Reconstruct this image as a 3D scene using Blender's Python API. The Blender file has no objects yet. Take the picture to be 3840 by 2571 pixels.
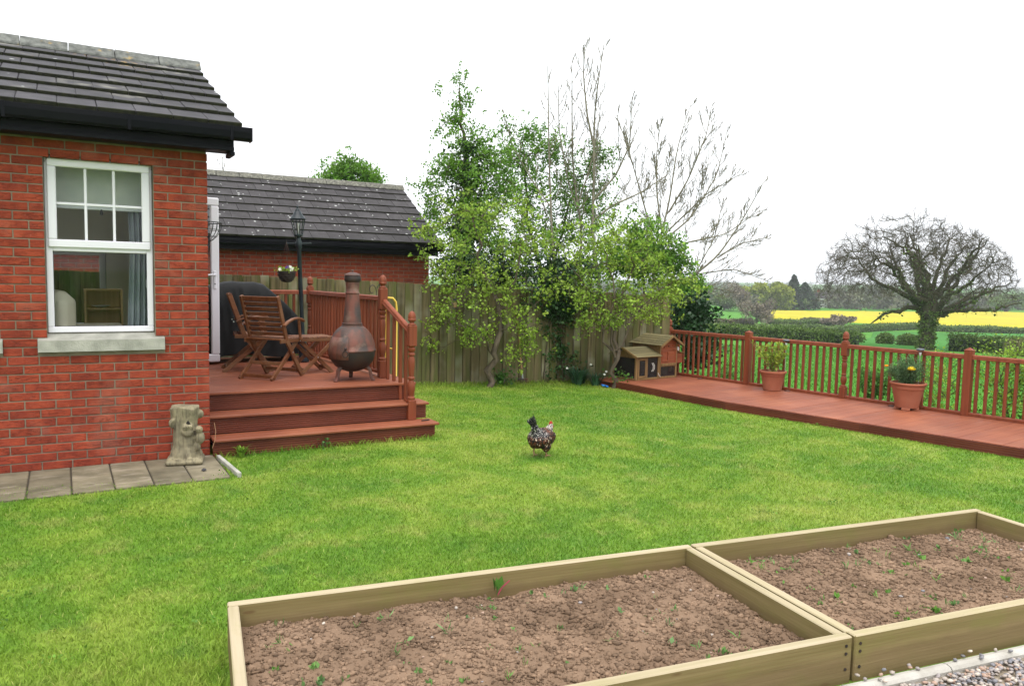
import bpy, bmesh, math, random
import numpy as np
from mathutils import Vector, Matrix
random.seed(7)
RNG = np.random.default_rng(11)
SC = bpy.context.scene
COL = SC.collection
R = math.radians

# ------------------------------------------------------------------ camera
CAM_H = 1.72
TH, PT, RO = R(30.0), R(4.8), R(1.244)
FW = Vector((math.sin(TH)*math.cos(PT), math.cos(TH)*math.cos(PT), -math.sin(PT)))
_rt = Vector((math.cos(TH), -math.sin(TH), 0)); _dn = FW.cross(_rt)
RT = _rt*math.cos(RO) - _dn*math.sin(RO); DN = _dn*math.cos(RO) + _rt*math.sin(RO)
cam_d = bpy.data.cameras.new('camera'); cam = bpy.data.objects.new('camera', cam_d); COL.objects.link(cam)
cam.matrix_world = Matrix(((RT.x, -DN.x, -FW.x, 0), (RT.y, -DN.y, -FW.y, 0), (RT.z, -DN.z, -FW.z, CAM_H), (0, 0, 0, 1)))
cam_d.sensor_width = 36; cam_d.lens = 36*2930/3840; cam_d.clip_start = .05; cam_d.clip_end = 9000
SC.camera = cam

# ------------------------------------------------------------------ world: overcast sky
SUN_EL, SUN_AZ = R(70), R(205)          # azimuth measured clockwise from +Y
W = bpy.data.worlds.new('World'); SC.world = W; W.use_nodes = True
nt = W.node_tree; nt.nodes.clear()
sky = nt.nodes.new('ShaderNodeTexSky'); sky.sky_type = 'NISHITA'; sky.sun_disc = False
sky.sun_elevation = SUN_EL; sky.sun_rotation = SUN_AZ; sky.air_density = 1.0; sky.dust_density = 4.0; sky.ozone_density = 1.0
hs = nt.nodes.new('ShaderNodeHueSaturation'); hs.inputs['Saturation'].default_value = .15
mx = nt.nodes.new('ShaderNodeMix'); mx.data_type = 'RGBA'; mx.inputs[0].default_value = .8
mx.inputs[7].default_value = (9.0, 9.25, 9.6, 1)          # the even cloud layer
bg = nt.nodes.new('ShaderNodeBackground'); bg.inputs[1].default_value = .085
wo = nt.nodes.new('ShaderNodeOutputWorld')
nt.links.new(sky.outputs[0], hs.inputs['Color']); nt.links.new(hs.outputs[0], mx.inputs[6])
nt.links.new(mx.outputs[2], bg.inputs[0]); nt.links.new(bg.outputs[0], wo.inputs[0])

sun_d = bpy.data.lights.new('sun', 'SUN'); sun_d.energy = 1.5; sun_d.angle = R(60); sun_d.color = (1, .97, .92)
sun = bpy.data.objects.new('sun', sun_d); COL.objects.link(sun)
_sv = Vector((math.sin(SUN_AZ)*math.cos(SUN_EL), math.cos(SUN_AZ)*math.cos(SUN_EL), math.sin(SUN_EL)))
sun.rotation_euler = _sv.to_track_quat('Z', 'Y').to_euler()
vs = SC.view_settings; SC.display_settings.display_device = 'sRGB'
vs.view_transform = 'Standard'; vs.look = 'None'; vs.gamma = 1; vs.use_curve_mapping = False; vs.exposure = 1.2
SC.cycles.max_bounces = 8; SC.cycles.diffuse_bounces = 4; SC.cycles.transparent_max_bounces = 12
SC.cycles.caustics_reflective = False; SC.cycles.caustics_refractive = False

# ------------------------------------------------------------------ node helpers
def nd(t, typ, ins=None, **props):
    n = t.nodes.new('ShaderNode'+typ)
    for k, v in props.items(): setattr(n, k, v)
    for k, v in (ins or {}).items():
        if isinstance(v, bpy.types.NodeSocket): t.links.new(v, n.inputs[k])
        else: n.inputs[k].default_value = v
    return n
def c4(c): return (c[0], c[1], c[2], 1)
def mixc(t, f, a, b, blend='MIX'):
    n = nd(t, 'Mix', data_type='RGBA', blend_type=blend)
    for i, v in ((0, f), (6, a), (7, b)):
        if isinstance(v, bpy.types.NodeSocket): t.links.new(v, n.inputs[i])
        else: n.inputs[i].default_value = v if i == 0 else c4(v)
    return n.outputs[2]
def ramp(t, f, lo, hi):
    n = nd(t, 'MapRange', {0: f, 1: lo, 2: hi}); n.clamp = True
    return n.outputs[0]
def math_(t, op, a, b=0.0):
    return nd(t, 'Math', {0: a, 1: b}, operation=op).outputs[0]
def noise(t, vec, scale, detail=3, rough=.55):
    return nd(t, 'TexNoise', {'Vector': vec, 'Scale': scale, 'Detail': detail, 'Roughness': rough}).outputs[0]
def stretch(t, vec, s):
    return nd(t, 'Mapping', {'Vector': vec, 'Scale': s}).outputs[0]

def mat(name, col, col2=None, rough=.6, spec=.3, ns=4, nd_=3, obj=False, st=(1, 1, 1), lo=.35, hi=.65,
        bump=0, bs=40, bst=None, rnd=0, metal=0, extra=None, tint=0, trans=0, coat=0):
    m = bpy.data.materials.new(name); m.use_nodes = True; t = m.node_tree
    p = t.nodes['Principled BSDF']
    if obj:
        tc = nd(t, 'TexCoord'); oi = nd(t, 'ObjectInfo')
        off = nd(t, 'VectorMath', {0: tc.outputs['Object'], 1: nd(t, 'CombineXYZ', {0: math_(t, 'MULTIPLY', oi.outputs['Random'], 31.7), 1: math_(t, 'MULTIPLY', oi.outputs['Random'], 17.3), 2: math_(t, 'MULTIPLY', oi.outputs['Random'], 53.1)}).outputs[0]}, operation='ADD')
        vec = off.outputs[0]
    else:
        vec = nd(t, 'NewGeometry').outputs['Position']
    c = None
    if col2 is not None:
        f = ramp(t, noise(t, stretch(t, vec, st), ns, nd_), lo, hi)
        c = mixc(t, f, col, col2)
    else:
        r = nd(t, 'RGB'); r.outputs[0].default_value = c4(col); c = r.outputs[0]
    if extra: c = extra(t, c, vec, p)
    if rnd:
        oi = nd(t, 'ObjectInfo')
        v = nd(t, 'MapRange', {0: oi.outputs['Random'], 3: 1-rnd, 4: 1+rnd}).outputs[0]
        c = nd(t, 'HueSaturation', {'Color': c, 'Value': v}).outputs[0]
    if tint:
        a = nd(t, 'Attribute', attribute_name='tint')
        v = nd(t, 'MapRange', {0: a.outputs['Fac'], 3: 1-tint, 4: 1+tint}).outputs[0]
        c = nd(t, 'HueSaturation', {'Color': c, 'Value': v}).outputs[0]
    t.links.new(c, p.inputs['Base Color'])
    p.inputs['Roughness'].default_value = rough; p.inputs['Specular IOR Level'].default_value = spec
    p.inputs['Metallic'].default_value = metal
    if coat: p.inputs['Coat Weight'].default_value = coat
    if bump:
        h = noise(t, stretch(t, vec, bst or st), bs, 4)
        b = nd(t, 'Bump', {'Height': h, 'Strength': bump, 'Distance': .01})
        t.links.new(b.outputs[0], p.inputs['Normal'])
    if trans:
        tr = nd(t, 'BsdfTranslucent', {'Color': c}); ms = nd(t, 'MixShader', {0: trans, 1: p.outputs[0], 2: tr.outputs[0]})
        t.links.new(ms.outputs[0], t.nodes['Material Output'].inputs[0])
    return m

# ------------------------------------------------------------------ mesh helpers
def mesh_np(name, V, Fs, attr=None, smooth=False):
    me = bpy.data.meshes.new(name)
    V = np.ascontiguousarray(V, np.float32)
    if isinstance(Fs, np.ndarray): Fs = [Fs]
    Fs = [np.asarray(f, np.int32) for f in Fs if len(f)]
    me.vertices.add(len(V)); me.vertices.foreach_set('co', V.ravel())
    li = np.concatenate([f.ravel() for f in Fs]); me.loops.add(len(li)); me.loops.foreach_set('vertex_index', li)
    tot = np.concatenate([np.full(len(f), f.shape[1], np.int32) for f in Fs])
    st = np.zeros(len(tot), np.int32); st[1:] = np.cumsum(tot)[:-1]
    me.polygons.add(len(tot)); me.polygons.foreach_set('loop_start', st)
    if smooth: me.polygons.foreach_set('use_smooth', np.ones(len(tot), bool))
    if attr is not None:
        a = me.attributes.new('tint', 'FLOAT', 'POINT'); a.data.foreach_set('value', np.ascontiguousarray(attr, np.float32))
    me.update(calc_edges=True)
    return me
def obj(name, me, m=None, parent=None, loc=None, rotz=None):
    o = bpy.data.objects.new(name, me); COL.objects.link(o)
    if m is not None and me is not None and not me.materials: me.materials.append(m)
    if parent is not None: o.parent = parent
    if loc is not None: o.location = loc
    if rotz is not None: o.rotation_euler = (0, 0, rotz)
    return o
def tag(o, label=None, cat=None, group=None, kind=None):
    if label: o['label'] = label
    if cat: o['category'] = cat
    if group: o['group'] = group
    if kind: o['kind'] = kind
    return o
def thing(name, label, cat, loc=(0, 0, 0), rotz=0, group=None):
    o = bpy.data.objects.new(name, None); COL.objects.link(o); o.location = loc; o.rotation_euler = (0, 0, rotz)
    o.empty_display_size = .1
    return tag(o, label, cat, group)

_CB = None
def _cbt():
    global _CB
    if _CB: return _CB
    cs = [(a, b, c) for a in (0, 1) for b in (0, 1) for c in (0, 1)]
    ci = {c: i for i, c in enumerate(cs)}; F = []
    for ax in range(3):
        o1, o2 = [k for k in range(3) if k != ax]
        for s in (0, 1):
            q = []
            for a, b in ((0, 0), (1, 0), (1, 1), (0, 1)):
                c = [0, 0, 0]; c[ax] = s; c[o1] = a; c[o2] = b; q.append(ci[tuple(c)]*3+ax)
            F.append(q)
        for a in (0, 1):
            for b in (0, 1):
                c0 = [0, 0, 0]; c0[o1] = a; c0[o2] = b; c1 = list(c0); c1[ax] = 1
                i0, i1 = ci[tuple(c0)], ci[tuple(c1)]
                F.append([i0*3+o1, i1*3+o1, i1*3+o2, i0*3+o2])
    for i in range(8): F.append([i*3, i*3+1, i*3+2])
    V = []
    for c in cs:
        for ax in range(3): V.append([(c[k]-.5)*2*(1.0 if k == ax else .8) for k in range(3)])
    V = np.array(V); out = []
    for f in F:
        p = V[f]; n = np.cross(p[1]-p[0], p[2]-p[0])
        out.append(f if np.dot(n, p.mean(0)) > 0 else f[::-1])
    _CB = (cs, out); return _CB
class MB:
    def __init__(s): s.v = []; s.f = []
    def add(s, V, F):
        o = len(s.v); s.v.extend([tuple(p) for p in V]); s.f.extend([[i+o for i in f] for f in F]); return s
    def box(s, x0, y0, z0, x1, y1, z1, b=.003, M=None):
        x0, x1 = min(x0, x1), max(x0, x1); y0, y1 = min(y0, y1), max(y0, y1); z0, z1 = min(z0, z1), max(z0, z1)
        b = min(b, .45*min(x1-x0, y1-y0, z1-z0)); lo = (x0, y0, z0); hi = (x1, y1, z1); cs, F = _cbt(); V = []
        for c in cs:
            for ax in range(3):
                p = [0, 0, 0]
                for k in range(3):
                    ins = 0 if k == ax else b
                    p[k] = hi[k]-ins if c[k] else lo[k]+ins
                V.append(M @ Vector(p) if M is not None else p)
        return s.add(V, F)
    def beam(s, p0, p1, w, t, up=(0, 0, 1), b=.003, e0=0, e1=0):
        p0 = Vector(p0); p1 = Vector(p1); d = p1-p0; L = d.length; d.normalize(); up = Vector(up)
        if abs(d.dot(up)) > .98: up = Vector((0, 1, 0))
        y = up.cross(d).normalized(); z = d.cross(y)
        M = Matrix(((d.x, y.x, z.x, p0.x), (d.y, y.y, z.y, p0.y), (d.z, y.z, z.z, p0.z), (0, 0, 0, 1)))
        return s.box(-e0, -w/2, -t/2, L+e1, w/2, t/2, b, M)
    def tube(s, pts, rad, n=8, cap=True):
        P = np.array([pts], float); K = P.shape[1]; rr = np.full((1, K), rad, float) if np.isscalar(rad) else np.array([rad], float)
        V, F = tubes(P, rr, n); o = len(s.v); s.add(V, F.tolist())
        if cap: s.f.append([o+i for i in range(n)]); s.f.append([o+(K-1)*n+i for i in range(n)][::-1])
        return s
    def lathe(s, prof, n=16, c=(0, 0, 0), sx=1, sy=1, cap=True):
        V = []; F = []
        for r, z in prof:
            for i in range(n):
                a = 2*math.pi*i/n; V.append((c[0]+r*sx*math.cos(a), c[1]+r*sy*math.sin(a), c[2]+z))
        for k in range(len(prof)-1):
            for i in range(n):
                j = (i+1) % n; F.append([k*n+i, k*n+j, (k+1)*n+j, (k+1)*n+i])
        if cap:
            F.append(list(range(n))[::-1]); F.append([(len(prof)-1)*n+i for i in range(n)])
        return s.add(V, F)
    def extr(s, prof, p0, p1, up=(0, 0, 1)):
        """closed profile of (side, height) swept from p0 to p1"""
        p0 = Vector(p0); p1 = Vector(p1); d = (p1-p0).normalized(); up = Vector(up); y = up.cross(d).normalized(); z = d.cross(y)
        n = len(prof); V = [p0+y*a+z*b for a, b in prof]+[p1+y*a+z*b for a, b in prof]
        F = [[i, (i+1) % n, n+(i+1) % n, n+i] for i in range(n)]+[list(range(n))[::-1], [n+i for i in range(n)]]
        return s.add(V, F)
    def mesh(s, name, smooth=False):
        me = bpy.data.meshes.new(name); me.from_pydata([tuple(p) for p in s.v], [], s.f); me.update()
        if smooth: me.polygons.foreach_set('use_smooth', [True]*len(me.polygons))
        return me
    def build(s, name, m, parent=None, smooth=False, loc=None, rotz=None):
        return obj(name, s.mesh(name, smooth), m, parent, loc, rotz)
def fixn(o):
    bm = bmesh.new(); bm.from_mesh(o.data); bmesh.ops.recalc_face_normals(bm, faces=bm.faces); bm.to_mesh(o.data); bm.free(); return o
def autosmooth(o, ang=40):
    me = o.data; me.polygons.foreach_set('use_smooth', [True]*len(me.polygons))
    bm = bmesh.new(); bm.from_mesh(me)
    for e in bm.edges:
        if len(e.link_faces) == 2 and e.calc_face_angle(0) > R(ang): e.smooth = False
    bm.to_mesh(me); bm.free(); return o
def tubes(P, rad, n):
    N, K, _ = P.shape
    T = np.gradient(P, axis=1); T /= np.linalg.norm(T, axis=2, keepdims=True)+1e-9
    ref = np.array([.31, .52, .79]); ref = np.where(np.abs(T@ref)[..., None] > .93, np.array([.9, -.3, .1]), ref)
    u = np.cross(T, ref); u /= np.linalg.norm(u, axis=2, keepdims=True)+1e-9; w = np.cross(T, u)
    a = np.arange(n)*2*np.pi/n
    V = P[:, :, None, :]+rad[:, :, None, None]*(np.cos(a)[None, None, :, None]*u[:, :, None, :]+np.sin(a)[None, None, :, None]*w[:, :, None, :])
    idx = np.arange(N*K*n).reshape(N, K, n); i0 = idx[:, :-1]; i1 = idx[:, 1:]
    F = np.stack([i0, np.roll(i0, -1, 2), np.roll(i1, -1, 2), i1], -1).reshape(-1, 4)
    return V.reshape(-1, 3), F
def join_np(parts):
    V = []; F = []; o = 0
    for v, f in parts:
        V.append(v); F.append(np.asarray(f)+o); o += len(v)
    return np.concatenate(V), F
def vnoise(P, seed=0):
    P = np.asarray(P, float); i = np.floor(P).astype(np.int64); f = P-i; f = f*f*(3-2*f)
    def h(a):
        n = np.zeros(len(a), np.uint64)
        for k in range(a.shape[1]): n = (n ^ (a[:, k].astype(np.uint64)*np.uint64([73856093, 19349663, 83492791][k])))*np.uint64(2654435761)
        n = n+np.uint64(seed*1013904223); n ^= n >> np.uint64(15); n *= np.uint64(2246822519); n ^= n >> np.uint64(13); n *= np.uint64(3266489917); n ^= n >> np.uint64(16)
        return (n & np.uint64(0xffffff)).astype(float)/0xffffff
    D = P.shape[1]; out = 0
    for c in range(2**D):
        o = np.array([(c >> k) & 1 for k in range(D)]); w = np.prod(np.where(o, f, 1-f), axis=1); out = out+w*h(i+o)
    return out
def fbm(P, oct=4, seed=0):
    s = 0; a = .5; P = np.asarray(P, float)
    for k in range(oct): s = s+a*vnoise(P*2**k, seed+k); a *= .5
    return s/(1-.5**oct)
def rock_base(sub=1):
    bm = bmesh.new(); bmesh.ops.create_icosphere(bm, subdivisions=sub, radius=1)
    V = np.array([v.co[:] for v in bm.verts]); F = np.array([[v.index for v in f.verts] for f in bm.faces]); bm.free(); return V, F
def rocks(C, size, rng, sub=1, flat=.7, jit=.25):
    V, F = rock_base(sub); N = len(C); nv = len(V)
    D = 1+jit*(rng.random((N, nv))-.5)*2
    S = np.stack([rng.uniform(.7, 1.3, N), rng.uniform(.6, 1.1, N), rng.uniform(.5, 1.0, N)*flat], 1)*np.asarray(size)[:, None]
    P = V[None]*D[..., None]*S[:, None, :]; a = rng.uniform(0, 2*np.pi, N); b = rng.uniform(-.5, .5, N)
    y, z = P[..., 1]*np.cos(b)[:, None]-P[..., 2]*np.sin(b)[:, None], P[..., 1]*np.sin(b)[:, None]+P[..., 2]*np.cos(b)[:, None]
    x = P[..., 0]; P = np.stack([x*np.cos(a)[:, None]-y*np.sin(a)[:, None], x*np.sin(a)[:, None]+y*np.cos(a)[:, None], z], -1)+C[:, None, :]
    FF = F[None]+(np.arange(N)*nv)[:, None, None]
    return P.reshape(-1, 3), FF.reshape(-1, 3), np.repeat(rng.random(N), nv)
def unit(v): return v/(np.linalg.norm(v, axis=-1, keepdims=True)+1e-9)
def leafq(C, size, rng, up=.4, asp=.42, out=None, fold=.12):
    N = len(C); D = unit(rng.normal(size=(N, 3))+np.array([0, 0, up])+(0 if out is None else out)); n = unit(rng.normal(size=(N, 3))+np.array([0, 0, .8]))
    s = unit(np.cross(D, n)); n = np.cross(s, D); L = np.asarray(size)*rng.uniform(.7, 1.3, N); L = L[:, None]
    V = np.stack([C, C+D*L*.5+s*L*asp+n*L*fold, C+D*L, C+D*L*.5-s*L*asp+n*L*fold], 1).reshape(-1, 3)
    F = np.arange(N*4).reshape(N, 4); return V, F, np.repeat(rng.random(N), 4)
def grow(trunks, targets, seg, rng, r_tip=.004, expo=.45, fwd=.35, wig=.04, cosw=.6, order=True):
    cap = 400000; pos = np.zeros((cap, 3)); dr = np.zeros((cap, 3)); par = np.full(cap, -1); n = 0; chains = []
    for pl in trunks:
        pl = np.array(pl, float); L = np.linalg.norm(np.diff(pl, axis=0), axis=1); c = np.r_[0, np.cumsum(L)]; m = max(3, int(c[-1]/seg)+1)
        # smooth resample
        tt = np.linspace(0, c[-1], m); q = np.stack([np.interp(tt, c, pl[:, k]) for k in range(3)], 1)
        for _ in range(2): q[1:-1] = (q[:-2]+2*q[1:-1]+q[2:])/4
        q[1:-1] += rng.normal(size=(m-2, 3))*wig*seg
        d = unit(np.gradient(q, axis=0)); s0 = n
        if n > 0:
            j = int(np.argmin(np.linalg.norm(pos[:n]-q[0], axis=1))); ch = [j]
        else: j = -1; ch = []
        for k in range(m):
            pos[n] = q[k]; dr[n] = d[k]; par[n] = j; j = n; ch.append(n); n += 1
        chains.append(ch)
    n0 = n; targets = np.asarray(targets, float)
    if order:
        dd = np.array([np.min(np.linalg.norm(pos[:n0]-t, axis=1)) for t in targets]); targets = targets[np.argsort(dd+rng.random(len(dd))*.3*dd.mean())]
    for t in targets:
        d = t-pos[:n]; ds = np.linalg.norm(d, axis=1)+1e-6; cs = (d*dr[:n]).sum(1)/ds
        j = int(np.argmin(ds*(1.55-cosw*cs))); L = ds[j]; m = max(2, int(math.ceil(L/seg)))
        p0 = pos[j]; cp = p0+dr[j]*L*fwd; u = (np.arange(1, m+1)/m)[:, None]
        q = (1-u)**2*p0+2*u*(1-u)*cp+u*u*t
        q[:-1] += rng.normal(size=(m-1, 3))*wig*min(seg, L/m*1.5)
        pr = np.concatenate([p0[None], q]); dv = unit(np.diff(pr, axis=0)); ch = [j]; jj = j
        for k in range(m):
            pos[n] = q[k]; dr[n] = dv[k]; par[n] = jj; jj = n; ch.append(n); n += 1
        chains.append(ch)
    cnt = np.zeros(n); has = np.zeros(n, bool); has[par[:n][par[:n] >= 0]] = True
    for i in range(n-1, -1, -1):
        if not has[i]: cnt[i] += 1
        if par[i] >= 0: cnt[par[i]] += cnt[i]
    return pos[:n].copy(), r_tip*np.maximum(cnt, 1)**expo, chains, n0
def branch_mesh(pos, rad, chains, n0, rmax=1e9, thick=8, trad=None):
    groups = {}; rad = rad.copy()
    if trad:
        for ch, (a, b) in zip(chains, trad):
            q = [i for i in ch if i < n0]; rad[q] = np.maximum(rad[q], np.linspace(a, b, len(q)))
    for ch in chains:
        r = np.minimum(rad[ch], rmax).copy()
        if len(ch) > 1 and ch[1]-ch[0] != 1: r[0] = r[1]
        elif len(ch) > 1 and r[0] > r[1]*1.5: r[0] = r[1]
        s = 3 if r.max() < .006 else (4 if r.max() < .02 else (6 if r.max() < .06 else thick))
        groups.setdefault((len(ch), s), []).append((pos[ch], r))
    parts = []
    for (k, s), L in groups.items():
        parts.append(tubes(np.array([a for a, _ in L]), np.array([b for _, b in L]), s))
    return join_np(parts)
def in_ells(E, n_per, rng, shell=.0):
    out = []
    for (x, y, z, rh, rv), n in zip(E, n_per):
        d = unit(rng.normal(size=(n, 3))); r = rng.random(n)**.55*1.18
        out.append(np.array([x, y, z])+d*r[:, None]*np.array([rh, rh, rv]))
    return np.concatenate(out)
def voxel(o, size, smooth=True):
    md = o.modifiers.new('r', 'REMESH'); md.mode = 'VOXEL'; md.voxel_size = size
    dg = bpy.context.evaluated_depsgraph_get(); me = bpy.data.meshes.new_from_object(o.evaluated_get(dg)); o.modifiers.clear()
    ms = list(o.data.materials); o.data = me
    if not me.materials:
        for m in ms: me.materials.append(m)
    if smooth: me.polygons.foreach_set('use_smooth', [True]*len(me.polygons))
    return o
def ellipsoid(mb, c, r, M=None, sub=2):
    V, F = rock_base(sub); P = V*np.array(r)
    if M is not None: P = P@np.array(M.to_3x3()).T
    mb.add(P+np.array(c), F.tolist())
# ------------------------------------------------------------------ materials
def m_brick():
    def ex(t, c, v, p):
        cr = noise(t, stretch(t, v, (7, 7, 34)), 1.6, 5, .6)
        line = ramp(t, math_(t, 'ABSOLUTE', math_(t, 'SUBTRACT', cr, .5)), .028, .0)
        patch = ramp(t, noise(t, v, 5, 2), .42, .6)
        c = mixc(t, math_(t, 'MULTIPLY', math_(t, 'MULTIPLY', line, patch), .75), c, (.07, .018, .012))
        pos = nd(t, 'NewGeometry').outputs['Position']
        c = mixc(t, math_(t, 'MULTIPLY', ramp(t, noise(t, pos, 2.2, 4), .56, .8), .35), c, (.42, .26, .19))
        c = mixc(t, math_(t, 'MULTIPLY', ramp(t, noise(t, pos, 55, 3), .62, .8), .25), c, (.5, .3, .22))
        h = math_(t, 'ADD', math_(t, 'MULTIPLY', line, -1.2), noise(t, v, 70, 4))
        b = nd(t, 'Bump', {'Height': h, 'Strength': .55, 'Distance': .006}); t.links.new(b.outputs[0], p.inputs['Normal'])
        return c
    return mat('brick_red', (.34, .064, .032), (.23, .042, .025), rough=.85, spec=.12, obj=True, ns=9, rnd=.13, extra=ex)
def m_tile(name, white, orange, base, base2):
    def ex(t, c, v, p):
        pos = nd(t, 'NewGeometry').outputs['Position']
        vo = nd(t, 'TexVoronoi', {'Vector': pos, 'Scale': 8.5, 'Randomness': 1.0})
        sp = nd(t, 'SeparateColor', {0: vo.outputs['Color']})
        rad = nd(t, 'MapRange', {0: sp.outputs[0], 1: 1-white, 2: 1, 3: .04, 4: .21}).outputs[0]
        wob = math_(t, 'MULTIPLY', math_(t, 'SUBTRACT', noise(t, pos, 60, 2), .5), .10)
        f = ramp(t, math_(t, 'SUBTRACT', math_(t, 'ADD', vo.outputs['Distance'], wob), rad), .012, -.012)
        f = math_(t, 'MULTIPLY', f, ramp(t, sp.outputs[0], 1-white-.01, 1-white+.02))
        c = mixc(t, math_(t, 'MULTIPLY', f, .8), c, (.48, .49, .47))
        f2 = ramp(t, noise(t, pos, 130, 3), .68, .74)
        c = mixc(t, math_(t, 'MULTIPLY', f2, .5 if white > .3 else .15), c, (.5, .5, .47))
        if orange:
            f3 = math_(t, 'MULTIPLY', ramp(t, noise(t, pos, 1.1, 2), .55, .68), ramp(t, noise(t, pos, 16, 4), .56, .66))
            c = mixc(t, f3, c, (.5, .3, .05))
            f4 = math_(t, 'MULTIPLY', ramp(t, noise(t, pos, 1.3, 2), .52, .7), ramp(t, noise(t, pos, 7, 4), .45, .62))
            c = mixc(t, math_(t, 'MULTIPLY', f4, .55), c, (.33, .32, .26))
        return c
    return mat(name, base, base2, rough=.75, spec=.25, obj=True, ns=7, rnd=.17, bump=.35, bs=60, extra=ex)
def wood(name, c1, c2, ax='z', rough=.6, spec=.3, rnd=.1, fine=26, bump=.25, extra=None):
    s = {'x': (1.2, fine, fine), 'y': (fine, 1.2, fine), 'z': (fine, fine, 1.2)}[ax]
    return mat(name, c1, c2, rough=rough, spec=spec, obj=True, st=s, ns=1, nd_=4, rnd=rnd, bump=bump, bs=1.6, bst=s, extra=extra)
def m_fence():
    def ex(t, c, v, p):
        pos = nd(t, 'NewGeometry').outputs['Position']
        c = mixc(t, math_(t, 'MULTIPLY', ramp(t, noise(t, stretch(t, v, (6, 6, .9)), 1.5, 4), .45, .62), .75), c, (.1, .115, .035))
        c = mixc(t, math_(t, 'MULTIPLY', ramp(t, noise(t, stretch(t, v, (14, 14, 1.3)), 1.5, 3), .6, .68), .6), c, (.055, .045, .03))
        c = mixc(t, math_(t, 'MULTIPLY', ramp(t, noise(t, v, 1.6, 3), .52, .7), .5), c, (.34, .33, .25))
        return c
    return wood('fence_timber', (.19, .155, .08), (.095, .08, .042), 'z', rough=.9, spec=.05, rnd=.25, extra=ex)
def m_bed():
    def ex(t, c, v, p):
        pos = nd(t, 'NewGeometry').outputs['Position']
        wv = nd(t, 'TexWave', {'Vector': stretch(t, v, (.55, 3, 9)), 'Scale': 2.2, 'Distortion': 5.0, 'Detail': 2, 'Detail Scale': .8}, bands_direction='Z').outputs['Fac']
        c = mixc(t, math_(t, 'MULTIPLY', ramp(t, wv, .55, .95), .28), c, (.17, .11, .045))
        vo = nd(t, 'TexVoronoi', {'Vector': stretch(t, v, (1.6, 6, 6)), 'Scale': 1.7})
        c = mixc(t, math_(t, 'MULTIPLY', ramp(t, vo.outputs['Distance'], .1, .05), .7), c, (.12, .07, .03))
        c = mixc(t, math_(t, 'MULTIPLY', ramp(t, noise(t, pos, 4, 4), .5, .7), .4), c, (.16, .17, .04))
        sp = nd(t, 'SeparateXYZ', {0: pos})
        soil = ramp(t, math_(t, 'ADD', sp.outputs[2], math_(t, 'MULTIPLY', noise(t, pos, 9, 3), .06)), .165, .13)
        return mixc(t, math_(t, 'MULTIPLY', soil, .45), c, (.15, .095, .055))
    return wood('bed_timber', (.23, .18, .08), (.175, .14, .055), 'x', rough=.75, spec=.15, rnd=.06, extra=ex)
def m_deck(name, c1, c2, rough):
    def ex(t, c, v, p):
        pos = nd(t, 'NewGeometry').outputs['Position']
        c = mixc(t, math_(t, 'MULTIPLY', ramp(t, noise(t, pos, 1.7, 4), .46, .7), .65), c, (c1[0]*1.35, c1[1]*1.6, c1[2]*1.7))
        c = mixc(t, math_(t, 'MULTIPLY', ramp(t, noise(t, pos, 26, 3), .64, .72), .35), c, (.07, .025, .018))
        return c
    return wood(name, c1, c2, 'x', rough=rough, spec=.35, rnd=.08, extra=ex, fine=22, bump=.3)
MT = {}
MT['brick'] = m_brick()
MT['mortar'] = mat('mortar', (.27, .225, .165), (.18, .15, .115), rough=.95, spec=.05, ns=6, bump=.5, bs=160)
MT['tile_house'] = m_tile('roof_tile_house', .06, True, (.055, .052, .058), (.036, .035, .038))
MT['tile_garage'] = m_tile('roof_tile_garage', .62, False, (.05, .046, .048), (.034, .031, .032))
MT['shaded_moss_edge'] = mat('shaded_mossy_edge', (.022, .022, .018), (.035, .036, .022), rough=.95, spec=.05, ns=25)  # moss, with the shade at each tile's lower edge painted in
MT['ridge_house'] = mat('ridge_tile_house', (.17, .175, .16), (.07, .072, .066), rough=.85, ns=14, nd_=5, bump=.4, bs=50, extra=lambda t, c, v, p: mixc(t, math_(t, 'MULTIPLY', ramp(t, noise(t, v, 9, 4), .62, .72), .6), c, (.36, .24, .07)))
MT['ridge_garage'] = mat('ridge_tile_garage', (.17, .165, .13), (.07, .068, .06), rough=.9, ns=18, nd_=5, bump=.4, bs=50, extra=lambda t, c, v, p: mixc(t, math_(t, 'MULTIPLY', ramp(t, noise(t, v, 40, 4), .6, .68), .7), c, (.5, .5, .44)))
MT['black_pvc'] = mat('black_plastic', (.005, .0055, .008), (.008, .008, .01), rough=.4, spec=.09, ns=2)
MT['white_pvc'] = mat('white_plastic', (.79, .77, .83), (.74, .72, .78), rough=.3, spec=.4, ns=1.5)
MT['seal'] = mat('rubber_seal', (.05, .055, .06), rough=.7)
MT['sill'] = mat('stone_sill', (.42, .41, .36), (.28, .28, .24), rough=.9, ns=7, nd_=5, bump=.5, bs=90)
MT['slab'] = mat('sandstone_slab', (.21, .18, .12), (.115, .1, .065), rough=.8, spec=.25, obj=True, ns=4, nd_=5, rnd=.15, bump=.35, bs=24, extra=lambda t, c, v, p: mixc(t, math_(t, 'MULTIPLY', ramp(t, noise(t, stretch(t, v, (1, 3, 1)), 5, 4), .55, .7), .55), c, (.33, .28, .22)))
MT['joint'] = mat('joint_soil', (.05, .042, .03), rough=.95)
MT['concrete'] = mat('concrete', (.46, .44, .4), (.34, .32, .28), rough=.9, ns=8, nd_=5, bump=.3, bs=120)
MT['fence'] = m_fence()
MT['bed'] = m_bed()
MT['bed_top'] = wood('bed_timber_pale_top', (.42, .35, .24), (.33, .28, .17), 'x', rough=.85, spec=.1, rnd=.05, extra=lambda t, c, v, p: mixc(t, math_(t, 'MULTIPLY', ramp(t, noise(t, v, 5, 4), .55, .75), .4), c, (.3, .28, .13)))  # paler timber for the upward faces of the boards
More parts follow.
